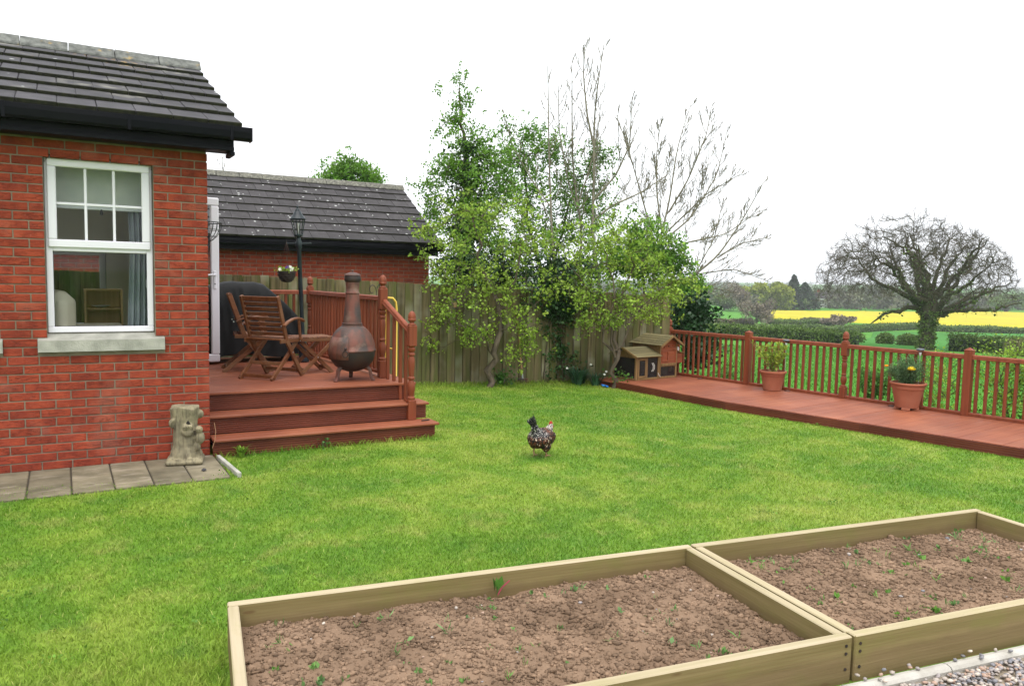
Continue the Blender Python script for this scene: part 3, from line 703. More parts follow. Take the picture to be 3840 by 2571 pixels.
# roof tiles
def tile_mesh(w, L, t, mname):
    me = MB().box(-w/2+.002, 0, 0, w/2-.002, L, t, .005).mesh('roof_tile'); me.materials.append(MT[mname]); me.materials.append(MT['shaded_moss_edge'])
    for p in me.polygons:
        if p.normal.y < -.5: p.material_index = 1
    return me
def roof(par, ox, oy, x0, x1, ye, ze, yr, zr, tw, rows, mname, rname, rl, thick=.036):
    a = math.atan2(zr-ze, yr-ye); SL = math.hypot(zr-ze, yr-ye); gpl = SL/rows*.985; me = tile_mesh(tw, gpl*1.16, thick, mname); half = {}
    for r_ in range(rows):
        s = r_*gpl; y = ye+s*math.cos(a); z = ze+s*math.sin(a)+.008; x = x1-tw/2-(tw/2 if r_ % 2 else 0)
        if r_ % 2:
            if 'h' not in half: half['h'] = tile_mesh(tw/2, gpl*1.16, thick, mname)
            o = obj('roof_tile', half['h'], None, par, (x1-tw/4-ox, y-oy, z)); o.rotation_euler = (a-.075, 0, 0)
        while x-tw/2 > x0:
            o = obj('roof_tile', me, None, par, (x-ox+random.uniform(-.002, .002), y-oy, z+random.uniform(-.002, .003))); o.rotation_euler = (a-.075+random.uniform(-.004, .004), random.uniform(-.004, .004), random.uniform(-.004, .004)); x -= tw
    u = MB(); u.add([(x0-ox, ye+.03-oy, ze-.012), (x1-.03-ox, ye+.03-oy, ze-.012), (x1-.03-ox, yr-oy, zr-.012), (x0-ox, yr-oy, zr-.012), (x1-.03-ox, 2*yr-ye-oy, ze-.012), (x0-ox, 2*yr-ye-oy, ze-.012)], [[0, 1, 2, 3], [3, 2, 4, 5]]); u.build('roof_underlay', MT['black_pvc'], par)
    bs = MB(); L = math.hypot(yr-ye, zr-ze)
    for r_ in range(rows):
        s = r_*gpl; y = 2*yr-ye-s*math.cos(a); z = ze+s*math.sin(a)+.01
        M = Matrix.Translation((0, y-oy, z)) @ Matrix.Rotation(-(a-.075), 4, 'X'); bs.box(x0-ox, -gpl*1.1, 0, x1-ox, 0, thick, .003, M)
    bs.build('rear_tiling', MT[mname], par)
    w = MB().extr([(-.03, .0), (-.03, .03), (.03, .03), (.03, 0)], (x1-.03-ox, ye-oy, ze-.03), (x1-.03-ox, yr-oy, zr-.03)).build('verge_mortar', MT['mortar'], par)
    prof = [(-.15, -.085), (-.145, -.065), (-.055, .028), (-.02, .04), (.02, .04), (.055, .028), (.145, -.065), (.15, -.085), (.125, -.085), (.04, .01), (-.04, .01), (-.125, -.085)]
    rm = MB().extr(prof, (0, 0, 0), (rl-.008, 0, 0)).mesh('ridge_tile'); rm.materials.append(MT[rname]); x = x1-rl+.02
    while x > x0-rl:
        o = obj('ridge_tile', rm, None, par, (x-ox, yr-oy, zr+.055)); o.rotation_euler = (random.uniform(-.02, .02), random.uniform(-.008, .008), random.uniform(-.006, .006)); fixn(o); x -= rl
roof(house, WX, WY, -1.5, 1.426, EY, EZ, RY, RZ, .285, 7, 'tile_house', 'ridge_house', .44)
s = MB(); s.add([(LX-.3-WX, EY-WY, EZ), (-1.4-WX, EY-WY, EZ), (-1.4-WX, RY-WY, RZ), (LX-.3-WX, RY-WY, RZ), (-1.4-WX, 2*RY-EY-WY, EZ), (LX-.3-WX, 2*RY-EY-WY, EZ)], [[0, 1, 2, 3], [3, 2, 4, 5]]); s.build('roof_far_end', MT['tile_house'], house)

# things in the room
t = thing('roller_blind', 'pale roller blind drawn half down behind the upper sash', 'blind', (.305, 7.93, 0))
MB().box(-.42, 0, 2.245, .42, .004, 2.62, 0).build('fabric', MT['blind'], t); MB().box(-.425, -.006, 2.235, .425, .01, 2.26, .004).build('bottom_bar', MT['white_pvc'], t)
MB().lathe([(.0, 0), (.014, .004), (.016, .02), (.004, .05)], 10).build('pull_cord', MT['iron_dark'], t, loc=(.02, -.012, 2.19))
n = 60; xs = np.linspace(0, .3, n); ysn = .03*np.sin(xs*80)+.008*np.sin(xs*31); V = []
for z, k in ((.62, 1.15), (1.3, 1.0), (1.9, .85), (2.62, 1.0)): V += [(.53+x*.62*k+(1-k)*.18, 7.99+y, z) for x, y in zip(xs, ysn)]
F = [[k*n+i, k*n+i+1, (k+1)*n+i+1, (k+1)*n+i] for k in range(3) for i in range(n-1)]
c = MB().add(V, F).build('curtain', MT['curtain'], None, True); md = c.modifiers.new('solid', 'SOLIDIFY'); md.thickness = .004
tag(c, 'pale blue curtain hanging inside the window at its right edge', 'curtain')
a = MB()
a.box(-.36, .18, .3, .36, .42, .96, .09); a.box(-.36, -.36, .1, .36, .3, .48, .07); a.box(-.48, -.36, .08, -.33, .36, .62, .06); a.box(.33, -.36, .08, .48, .36, .62, .06)
ac = thing('armchair', 'cream leather armchair seen through the lower window pane', 'armchair', (.26, 8.5, .55), R(97)); v = voxel(a.build('upholstery', MT['cream'], ac), .022)
for sx in (-.3, .3):
    for sy in (-.28, .28): MB().lathe([(.025, 0), (.03, .1)], 8).build('leg', MT['pine'], ac, loc=(sx, sy, 0))
t = thing('bookcase', 'low open pine bookcase inside the room behind the lower pane', 'bookcase', (.385, 9.3, .55))
for x in (-.18, .16): MB().box(x, 0, 0, x+.02, .28, .95, .002).build('side_panel', MT['pine'], t)
for z in (.04, .4, .735, .935): MB().box(-.159, .002, z, .159, .27, z+.018, .001).build('shelf', MT['pine'], t)
MB().box(-.178, .281, .02, .178, .288, .93, 0).build('back_panel', MT['pine'], t)
for i in range(5):
    tag(MB().box(-.1, -.09, 0, .1, .09, .016, .002).build('book', MT['paper'], None, loc=(.40+random.uniform(-.02, .02), 9.42, .969+.017*i), rotz=random.uniform(-.2, .2)), ['lowest', 'second lowest', 'middle', 'second highest', 'topmost'][i]+' book of the pile lying in the bookcase', 'book', 'books in the bookcase')
tag(MB().lathe([(.0, 0), (.03, 0), (.09, .02), (.092, .024), (.03, .008), (0, .006)], 20, cap=False).build('dish', MT['white'], None, loc=(.36, 9.42, 1.304)), 'white dish on the upper shelf of the bookcase', 'dish')

# wall basket on the side wall
t = thing('wall_basket', 'empty half-round black wire wall basket beside the door', 'basket', (WX+.012, 8.25, 1.98))
wb = MB(); n = 13; Rr = .215
for k in range(n):
    a = math.pi*k/(n-1)-math.pi/2; wb.tube([(Rr*math.cos(a)*math.sin(q), Rr*math.sin(a)*math.sin(q), .21-.21*math.cos(q)) for q in np.linspace(.0, math.pi/2, 8)], .0028, 5)
wb.build('ribs', MT['lamp_metal'], t)
for q in (.5, .9, 1.25): MB().tube([(Rr*math.cos(a)*math.sin(q), Rr*math.sin(a)*math.sin(q), .21-.21*math.cos(q)) for a in np.linspace(-math.pi/2, math.pi/2, 18)], .0028, 5).build('hoop', MT['lamp_metal'], t)
MB().tube([(Rr*math.cos(a), Rr*math.sin(a), .212) for a in np.linspace(-math.pi/2, math.pi/2, 18)]+[(0, Rr*.5, .212), (0, -Rr, .212)], .005, 6).build('rim', MT['lamp_metal'], t)

# ------------------------------------------------------------------ path of slabs
path = tag(obj('path', MB().box(-2.9, 6.735, -.08, 1.2, WY+.01, .002, .001).mesh('path'), MT['joint']), kind='structure')
xj = [-2.6, -2.05, -1.5, -1.16, -.86, -.56, -.265, .035, .33, .61, .9, 1.195]
for i in range(11):
    w = xj[i+1]-xj[i]; MB().box(xj[i]+.005, 6.72+random.uniform(-.01, .01), -.05, xj[i+1]-.006, 7.605, .012+random.uniform(-.003, .003), .006).build('paving_slab', MT['slab'], path)
e = MB().beam((1.215, 7.46, .0), (1.262, 6.72, .0), .035, .075, b=.005).build('edging_strip', MT['sill'])
tag(e, 'short pale concrete edging strip at the end of the paved path', 'edging')
tag(MB().add(*[a.tolist() for a in rocks(np.array([[1.02, 7.0, .024]]), np.array([.028]), RNG, 1, .6)[:2]]).build('slate_chip', MT['tile_house']), 'dark slate chip lying on the paving beside the stump', 'stone')

# ------------------------------------------------------------------ garage beyond the fence
GXR, GY0 = 6.63, 15.0
gar = thing('garage', 'low red brick garage behind the fence with lichen-spotted tiled roof', 'garage', (GXR, GY0, 0))
GR = [(14.7, 2.33), (16.95, 3.66)]; GB = 2*16.95-15.0
def gb(mb, x0, y0, z0, x1, y1, z1, b=.002): return mb.box(x0-GXR, y0-GY0, z0, x1-GXR, y1-GY0, z1, b)
m = MB(); gb(m, -4.5, GY0+.008, -.3, GXR-.008, GB, 2.2); m.build('wall', MT['mortar'], gar)
g = MB(); gp = [(GY0+.01, 2.198), (GB, 2.198), (16.95, 3.5)]
g.add([(-.01, a-GY0, b) for a, b in gp]+[(-.2, a-GY0, b) for a, b in gp], [[0, 1, 2], [5, 4, 3], [0, 2, 5, 3], [2, 1, 4, 5], [1, 0, 3, 4]]); g.build('gable', MT['brick'], gar)
stuff = MB(); nb = 0
for k in range(29):
    z = k*.075+.0375
    for xa, xb in row_split(-4.4, GXR, k % 2 == 1):
        if z > 1.5 and xb > 2.35: obj('brick', brick_mesh(xb-xa), None, gar, ((xa+xb)/2-GXR, .025, z))
        elif xb > -4.4 and z > .9: gb(stuff, xa, GY0, z-.0325, xb, GY0+.05, z+.0325, .004)
    if z > .4:
        for ya, yb_ in row_split(GY0+.062, GB, k % 2 == 0): gb(stuff, GXR-.05, ya, z-.0325, GXR, yb_, z+.0325, .004)
tag(stuff.build('brick_remainder', MT['brick'], gar), kind='stuff')
roof(gar, GXR, GY0, 1.2, 6.79, GR[0][0], GR[0][1], GR[1][0], GR[1][1], .335, 8, 'tile_garage', 'ridge_garage', .45, .046)
e = MB(); gb(e, -4.6, 14.79, 2.12, 6.74, 14.81, 2.31, .003); gb(e, -4.6, 14.811, 2.121, 6.74, GY0+.01, 2.131, .001); e.build('fascia', MT['black_pvc'], gar)
gutter(gar, GXR, GY0, -4.6, 6.82, 14.788, 2.315)
e = MB(); e.add([(.1, .001, 2.12), (.1, 16.95-GY0, 3.4), (.1, 16.95-GY0, 3.6), (.1, .001, 2.34), (.12, .001, 2.12), (.12, 16.95-GY0, 3.4), (.12, 16.95-GY0, 3.6), (.12, .001, 2.34)], [[0, 1, 2, 3], [7, 6, 5, 4], [0, 4, 5, 1], [2, 6, 7, 3], [0, 3, 7, 4], [1, 5, 6, 2]]); e.build('bargeboard', MT['black_pvc'], gar)

# ------------------------------------------------------------------ board fence
fen = thing('board_fence', 'weathered green-brown closeboard timber fence along the back of the lawn', 'fence', (4.857, 11.37, 0), math.atan(-.257))
fl = math.hypot(1, .257); s = (-2.2-4.857)*fl; send = (9.02-4.857)*fl; fm = {}
def ftop(x): return float(np.interp(x, [2, 3.4, 4.57, 6.4, 9.0], [1.675, 1.645, 1.595, 1.55, 1.455]))
while s < send:
    w = random.uniform(.118, .132); x = 4.857+s/fl; zt = ftop(x)+random.uniform(-.012, .008)
    b = MB().box(0, -.011, -.03, w, .011, zt, .003); o = b.build('board', MT['fence'], fen, loc=(s, random.choice((0, .004, -.003)), 0)); o.rotation_euler = (random.uniform(-.004, .004), random.uniform(-.006, .006), random.uniform(-.03, .03)); s += w+random.uniform(.006, .011)
    MB().box(w-.035, .028, -.03, w+.045, .044, zt-.02, .002).build('rear_board', MT['fence'], fen, loc=(s-w-.008, 0, 0))
for z in (.35, 1.25): MB().box((-2.2-4.857)*fl, .046, z, send, .084, z+.08, .003).build('rail', MT['fence'], fen)
s = (-2-4.857)*fl
while s < send: MB().box(s, .086, -.2, s+.09, .176, ftop(4.857+s/fl)-.05, .004).build('post', MT['fence'], fen); s += 2.4
# ------------------------------------------------------------------ left deck and steps
DZ = .53
deck = thing('timber_deck', 'raised red-stained timber deck with three wide steps beside the house', 'deck', (1.18, 8.05, 0))
def grooved(L, z0, z1, t=.022):
    n = max(3, int((z1-z0)/.0205)); p = []; h = (z1-z0)/n
    for i in range(n): p += [(0, z0+i*h), (0, z0+i*h+h*.5), (.012, z0+i*h+h*.55), (.012, z0+i*h+h*.97)]
    p += [(0, z1), (t, z1), (t, z0)]; p[0] = (0, z0); k = len(p)
    return MB().add([(0, a, b) for a, b in p]+[(L, a, b) for a, b in p], [[i, k+i, k+(i+1) % k, (i+1) % k] for i in range(k)]+[list(range(k)), [k+i for i in range(k)][::-1]])
y = 8.03; XR = 3.41
while y < 11.2:
    MB().box(0, 0, -.026, XR-1.18, .142, 0, .004).build('deck_board', MT['deck'], deck, loc=(0, y-8.05, DZ+random.uniform(-.001, .001))); y += .1465
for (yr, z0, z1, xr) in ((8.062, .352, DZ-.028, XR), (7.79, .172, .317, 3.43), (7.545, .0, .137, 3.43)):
    grooved(xr-1.185, z0, z1).build('riser', MT['deck_shaded'], deck, loc=(.004, yr-8.05, 0))
for (y0, y1, z, xr) in ((7.752, 8.06, .345, 3.45), (7.5, 7.788, .165, 3.46)):
    hlf = (y1-y0)/2
    for k in (0, 1): MB().box(0, 0, -.027, xr-1.185, hlf-.004, 0, .006).build('tread', MT['deck'], deck, loc=(.005, y0+k*hlf-8.05, z))
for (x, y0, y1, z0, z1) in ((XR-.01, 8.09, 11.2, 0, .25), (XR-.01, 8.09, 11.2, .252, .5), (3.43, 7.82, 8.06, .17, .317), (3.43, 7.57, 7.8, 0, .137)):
    grooved(y1-y0, z0, z1).build('side_skirt', MT['deck_shaded'], deck, loc=(x-1.18, y0-8.05, 0), rotz=R(90))
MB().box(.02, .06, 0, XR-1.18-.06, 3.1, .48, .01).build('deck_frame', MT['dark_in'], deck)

# ------------------------------------------------------------------ balustrades
def turned(z0, h, r=.043):
    pr = [(.9, 0), (.98, .02), (.98, .05), (.6, .075), (.62, .1), (.9, .17), (1.0, .24), (.92, .31), (.62, .36), (.6, .375), (.85, .395), (.85, .42), (.62, .44), (.7, .5), (.82, .62), (.86, .7), (.8, .77), (.62, .8), (.6, .815), (.86, .835), (.86, .86), (.62, .885), (.9, .91), (.95, .95), (.7, .97), (.9, 1.0)]
    return [(a*r, z0+b*h) for a, b in pr]
FIN = [(.02, 0), (.045, .002), (.045, .012), (.03, .02), (.024, .034), (.038, .045), (.046, .058), (.046, .064), (.04, .066), (.043, .08), (.042, .1), (.035, .125), (.02, .145), (.006, .153), (0, .154)]
def newel(par, x, y, z0, base, tn, block, rz=0, fin=True):
    m = MB(); w = .045; m.box(-w, -w, 0, w, w, base, .006); m.box(-w, -w, base+tn, w, w, base+tn+block, .008)
    k = len(m.f); m.lathe(turned(base-.004, tn+.008), 16); o = autosmooth(m.build('post', MT['rail'], par, loc=(x, y, z0), rotz=rz), 35)
    if fin: MB().lathe(FIN, 16, (0, 0, base+tn+block-.002), cap=False).build('finial', MT['rail'], o, True)
    return o
def plain_post(par, x, y, z0, h, rz=0):
    m = MB(); w = .046; m.box(-w, -w, 0, w, w, h, .003); o = m.build('post', MT['rail'], par, loc=(x, y, z0), rotz=rz)
    c = MB(); c.add([(-w-.004, -w-.004, h), (w+.004, -w-.004, h), (w+.004, w+.004, h), (-w-.004, w+.004, h), (0, 0, h+.035)], [[0, 1, 4], [1, 2, 4], [2, 3, 4], [3, 0, 4], [3, 2, 1, 0]]); c.build('post_cap', MT['rail'], o); return o
RP = [(-.033, 0), (-.033, .018), (-.026, .024), (-.03, .034), (-.024, .05), (-.01, .058), (.01, .058), (.024, .05), (.03, .034), (.026, .024), (.033, .018), (.033, 0)]
_bal = {}
def bal(par, x, y, z0, h, rz=0, w=.018):
    k = (round(h, 3), w)
    if k not in _bal:
        _bal[k] = MB().box(-w, -w, 0, w, w, h, .006).mesh('baluster'); _bal[k].materials.append(MT['rail'])
    return obj('baluster', _bal[k], None, par, (x, y, z0), rz)
def span(par, a, b, zt, zb, ox, nbal, bt=.03):
    """rails and balusters between two posts; coordinates relative to ox"""
    a = np.array(a); b = np.array(b); d = (b-a)/np.linalg.norm(b-a); A_ = a+d*.045; B_ = b-d*.045
    fixn(MB().extr(RP, (*(A_-ox), zt-.058), (*(B_-ox), zt-.058)).build('top_rail', MT['rail'], par))
    fixn(MB().extr([(-.03, 0), (-.03, .03), (-.02, .042), (.02, .042), (.03, .03), (.03, 0)], (*(A_-ox), zb), (*(B_-ox), zb)).build('bottom_rail', MT['rail'], par))
    for i in range(nbal):
        p = a+(b-a)*(i+1)/(nbal+1)-ox; bal(par, p[0], p[1], zb+.04, zt-.056-zb-.04, math.atan2(d[1], d[0]))
O2 = np.array([3.2, 8.535])
bl = thing('deck_balustrade', 'red-stained balustrade with turned newel posts round the raised deck', 'balustrade', (3.2, 8.535, 0))
PB = np.array([3.2, 8.535]); PA = np.array([3.248, 7.78]); PC = np.array([3.07, 11.1]); PDD = np.array([1.23, 11.1])
newel(bl, 0, 0, DZ, .2, .59, .243); newel(bl, PA[0]-O2[0], PA[1]-O2[1], .165, .214, .58, .228); newel(bl, PC[0]-O2[0], PC[1]-O2[1], DZ, .2, .56, .23); plain_post(bl, PDD[0]-O2[0], PDD[1]-O2[1], DZ, 1.0)
span(bl, PB, PC, 1.475, DZ+.045, O2, 22); span(bl, PC, PDD, 1.475, DZ+.045, O2, 15)
a = (PB-O2); b = (PA-O2)
fixn(MB().extr(RP, (a[0]+.003, a[1]-.045, 1.385), (b[0]-.003, b[1]+.045, 1.10)).build('stair_rail', MT['rail'], bl))
for f, zb in ((.2, DZ+.001), (.42, DZ+.001), (.64, .346), (.82, .346)):
    p = a+(b-a)*f; zt = 1.405+(1.10-1.405)*f; bal(bl, p[0], p[1], zb, zt-zb+.01)
tag(MB().beam((0, 0, 0), (.1, .03, 0), .02, .012).build('metal_hinge', MT['iron_dark'], None, loc=(3.31, 7.63, .172)), 'small black metal fitting lying on the bottom step', 'fitting')

# ------------------------------------------------------------------ right walkway deck and railing
RDR = np.array([.1473, -.9891]); RN = np.array([.9891, .1473]); P2 = np.array([9.372, 8.772])
def rline(t): return P2+RDR*t
wk = thing('walkway_deck', 'low red-stained timber walkway along the edge of the lawn', 'deck', (9.372, 8.772, 0)); rz = math.atan2(RN[1], RN[0])
t = -1.72
while t < 6.6:
    p = rline(t+.07)+RN*.07; q = p.copy(); L = 0
    while q[0] > (float(deck_front(q[1])) if q[1] < 9.86 else 7.55)+.0 and L < 2.6: q = q-RN*.01; L += .01
    c = q-P2; MB().box(0, 0, -.026, L, .1445, 0, .003).build('deck_board', MT['deck'], wk, loc=(c[0], c[1], .11+random.uniform(-.0012, .0012)), rotz=rz)
    t += .147
FP = [(7.55, 10.3), (7.62, 9.87), (7.76, 7.6), (8.105, 5.8), (8.43, 4.1), (8.75, 2.4)]
for i in range(5):
    a = np.array(FP[i]); b = np.array(FP[i+1]); L = np.linalg.norm(b-a); an = math.atan2(b[1]-a[1], b[0]-a[0])
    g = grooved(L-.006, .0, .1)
    fixn(g.build('fascia_board', MT['deck_shaded'], wk, loc=(a[0]-P2[0]-.025, a[1]-P2[1], .002), rotz=an))
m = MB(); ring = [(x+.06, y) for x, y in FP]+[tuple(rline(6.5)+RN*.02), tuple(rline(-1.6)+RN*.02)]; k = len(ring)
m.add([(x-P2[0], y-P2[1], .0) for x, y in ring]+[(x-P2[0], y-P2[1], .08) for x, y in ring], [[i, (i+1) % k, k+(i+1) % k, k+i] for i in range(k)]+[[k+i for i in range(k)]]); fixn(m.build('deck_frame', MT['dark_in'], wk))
rl = thing('walkway_railing', 'red-stained balustrade railing along the outer edge of the walkway', 'balustrade', (9.372, 8.772, .11))
RPST = [rline(t) for t in (-1.605, 0, 1.597, 3.224, 4.85, 6.45)]
ra = math.atan2(RDR[1], RDR[0])
for i, p in enumerate(RPST):
    q = p-P2
    if i in (0, 2): newel(rl, q[0], q[1], 0, .16, .44, .2, ra)
    else: plain_post(rl, q[0], q[1], 0, .825, ra)
for i in range(5): span(rl, RPST[i], RPST[i+1], .77, .003, P2, 14)
DL = MB().lathe([(.0, 0), (.04, 0), (.045, .006), (.03, .012), (0, .013)], 18, cap=False).mesh('deck_light', True); DL.materials.append(MT['rust'])
for (x, y), w in zip(((9.15, 9.585), (9.385, 7.982), (9.6, 6.43)), ('in front of the hen house', 'beside the smaller plant pot', 'behind the larger plant pot')):
    tag(obj('deck_light', DL, None, None, (x, y, .111)), 'small round flush deck light '+w, 'light', 'round deck lights')

# ------------------------------------------------------------------ chairs and stool
def folding_chair(label, loc, rz):
    t = thing('folding_armchair', label, 'chair', loc, rz, 'folding wooden chairs on the deck'); w = .235
    def S(x, z): return (x, z)
    for s in (-1, 1):
        y = s*w
        MB().beam((.265, y, .0), (-.045, y, .43), .026, .055, (0, 0, 1), e1=.01).build('back_leg', MT['teak'], t)
        MB().beam((-.045, y, .425), (-.215, y, .925), .026, .05, (0, 0, 1)).build('backrest_stile', MT['teak'], t)
        MB().beam((-.29, y-s*.028, .0), (.2, y-s*.028, .415), .024, .05).build('front_leg', MT['teak'], t)
        a = MB(); yy = y+s*.03; pts = [(-.14, .6), (-.06, .64), (.03, .668), (.13, .675), (.2, .66), (.245, .635)]
        for (x0, z0), (x1, z1) in zip(pts[:-1], pts[1:]): a.beam((x0, yy, z0), (x1, yy, z1), .045, .02, e0=.004, e1=.004)
        a.build('armrest', MT['teak'], t)
        MB().beam((.15, yy, .665), (.2, yy-s*.012, .42), .022, .035).build('arm_support', MT['teak'], t)
        MB().beam((-.16, y-s*.001, .425), (.22, y-s*.001, .425), .024, .045).build('seat_rail', MT['teak'], t)
        for (x, z) in ((.06, .29), (-.17, .6), (.2, .41)): MB().lathe([(.008, 0), (.008, .005)], 8).build('bolt', MT['steel'], t, loc=(x, y+s*.013, z)).rotation_euler = (R(-90*s), 0, 0)
    for i in range(9):
        f = .04+i*.112; x = -.045-.17*f; z = .425+.5*f; hgt = .04 if i < 8 else .055
        MB().beam((x, -w+.014, z), (x, w-.014, z), hgt, .014, (.95, 0, .32)).build('back_slat', MT['teak'], t)
    for i in range(7):
        x = -.14+i*.057; MB().box(x-.02, -w+.012, .438, x+.02, w-.012, .454, .003).build('seat_slat', MT['teak'], t)
    for (x, z, ww) in ((-.245, .04, w-.03), (.215, .07, w-.012), (-.1, .17, w-.03)): MB().beam((x, -ww, z), (x, ww, z), .018, .04).build('stretcher', MT['teak'], t)
    return t
folding_chair('wooden folding armchair nearest the steps with its slatted back to the lawn', (2.05, 9.02, DZ), R(42))
folding_chair('wooden folding armchair half hidden behind the nearer one beside the covered barbecue', (1.95, 9.8, DZ), R(-8))
t = thing('folding_stool', 'small slatted wooden folding stool in front of the chairs', 'stool', (2.6, 9.34, DZ), R(6)); w = .19
for s in (-1, 1):
    MB().beam((-.2, s*w, 0), (.2, s*w, .39), .024, .045).build('leg', MT['teak'], t); MB().beam((.2, s*(w-.028), 0), (-.2, s*(w-.028), .39), .024, .045).build('leg', MT['teak'], t)
    MB().box(-.22, s*w-.012, .385, .22, s*w+.012, .42, .003).build('seat_rail', MT['teak'], t); MB().lathe([(.009, 0), (.009, .005)], 8).build('bolt', MT['steel'], t, loc=(0, s*(w+.013), .195)).rotation_euler = (R(-90*s), 0, 0)
for i in range(8): MB().box(-.205+i*.0575-.022, -w-.012, .421, -.205+i*.0575+.022, w+.012, .437, .003).build('slat', MT['teak'], t)
for x, ww in ((-.17, w-.012), (.17, w-.04)): MB().beam((x, -ww, .05), (x, ww, .05), .018, .04).build('stretcher', MT['teak'], t)

# ------------------------------------------------------------------ chiminea
t = thing('chiminea', 'rusty cast iron chiminea with a tall lidded chimney on the deck', 'chiminea', (2.815, 8.46, DZ))
pr = [(0, .1), (.06, .102), (.13, .125), (.19, .165), (.232, .22), (.25, .28), (.256, .325), (.256, .335)]
MB().lathe(pr, 40, cap=False).build('lower_bowl', MT['iron_dark'], t, True)
MB().lathe([(.256, .33), (.264, .335), (.264, .35), (.255, .355), (.252, .4), (.236, .46), (.205, .525), (.165, .575), (.125, .605), (.112, .612)], 40, cap=False).build('belly', MT['rust'], t, True)
ch = autosmooth(MB().lathe([(.113, .6), (.118, .606), (.118, .616), (.108, .622), (.112, .63), (.112, .64), (.102, .646), (.096, .7), (.088, .8), (.079, .9), (.073, .965), (.078, .97), (.08, .98), (.075, .987), (.07, .995), (.072, 1.04), (.078, 1.08), (.078, 1.1)], 28).build('chimney', MT['rust'], t), 50)
MB().lathe([(.075, 1.095), (.084, 1.105), (.09, 1.12), (.09, 1.15), (.084, 1.165), (.078, 1.168)], 28).build('collar', MT['iron_dark'], t, True)
MB().lathe([(.092, 1.168), (.092, 1.176), (.075, 1.19), (.04, 1.203), (.012, 1.208), (.01, 1.216), (.016, 1.222), (.012, 1.232), (0, 1.234)], 28, cap=False).build('lid', MT['rust'], t, True)
for a in (205, 325, 75):
    c, s = math.cos(R(a)), math.sin(R(a)); l = MB(); pts = [(.17, .16), (.205, .12), (.212, .08), (.222, .04), (.25, .004)]
    for (r0, z0), (r1, z1) in zip(pts[:-1], pts[1:]): l.beam((r0*c, r0*s, z0), (r1*c, r1*s, z1), (.05-.016*(.16-z0)*4), .026, (c, s, .2), e0=.004, e1=.004)
    l.build('leg', MT['rust'], t)
dm = MB(); aa = np.linspace(R(178), R(243), 12); zz = [(.257, .25), (.262, .33), (.252, .42), (.222, .49)]
dm.add([(r*math.cos(a), r*math.sin(a), z) for r, z in zz for a in aa], [[k*12+i, k*12+i+1, (k+1)*12+i+1, (k+1)*12+i] for k in range(3) for i in range(11)]); dd = dm.build('door', MT['rust'], t, True); md = dd.modifiers.new('s', 'SOLIDIFY'); md.thickness = .008; md.offset = 1
a0 = R(236); c, s = math.cos(a0), math.sin(a0)
MB().tube([(c*.275+.03*math.cos(q)*-s, s*.275+.03*math.cos(q)*c, .315+.035*math.sin(q)) for q in np.linspace(0, 2*math.pi, 17)], .0055, 6, False).build('ring_handle', MT['iron_dark'], dd, True)
MB().lathe([(0, -.016), (.012, -.01), (.017, 0), (.012, .01), (0, .016)], 10, (c*.272, s*.272, .375), cap=False).build('latch_knob', MT['iron_dark'], dd, True)

# ------------------------------------------------------------------ covered barbecue
t = thing('covered_barbecue', 'barbecue under a draped black waterproof cover on the deck', 'barbecue', (2.15, 10.78, DZ)); nx, ns = 64, 48
xs = np.linspace(-.72, .74, nx); V = []
for i, x in enumerate(xs):
    X = x+2.15; zt = np.interp(X, [1.43, 1.47, 1.55, 1.85, 2.22, 2.33, 2.45, 2.6, 2.75, 2.84, 2.89], [.9, 1.35, 1.52, 1.59, 1.595, 1.56, 1.47, 1.33, 1.17, 1.05, .7])-DZ
    hd = .27*np.interp(X, [1.43, 1.5, 2.7, 2.82, 2.89], [.85, 1, 1, .9, .75])
    zb = .1+.03*math.sin(X*7)
    for j in range(ns):
        q = math.pi*j/(ns-1); c = math.cos(q); s = math.sin(q); yy = -hd*np.sign(c)*abs(c)**.55; z = zb+(zt-zb)*s**.42
        fold = .014*math.sin(X*23+2*math.sin(z*5))*(1-s**3)+.008*math.sin(X*61+z*9)*(1-s**2)
        if X > 2.55: fold += .012*math.sin(z*16+X*20)
        V.append((x, yy-fold*np.sign(c)*1.2, z-(.012*abs(math.sin(X*8.1)) if s > .95 else 0)))
F = [[i*ns+j, i*ns+j+1, (i+1)*ns+j+1, (i+1)*ns+j] for i in range(nx-1) for j in range(ns-1)]+[list(range(ns)), [(nx-1)*ns+j for j in range(ns)][::-1]]
fixn(MB().add(V, F).build('cover', MT['cover'], t, True))
for x in (-.55, .5):
    for y in (-.2, .2): MB().box(x-.02, y-.02, .0, x+.02, y+.02, .3, .003).build('leg', MT['black_pvc'], t)
for y in (-.24, .24):
    wv = MB().lathe([(.02, -.02), (.075, -.02), (.08, -.012), (.08, .012), (.075, .02), (.02, .02)], 20).build('wheel', MT['black_pvc'], t, loc=(-.6, y, .08)); wv.rotation_euler = (R(90), 0, 0)
MB().box(-.6, -.23, .12, .55, .23, .15, .004).build('bottom_shelf', MT['black_pvc'], t)

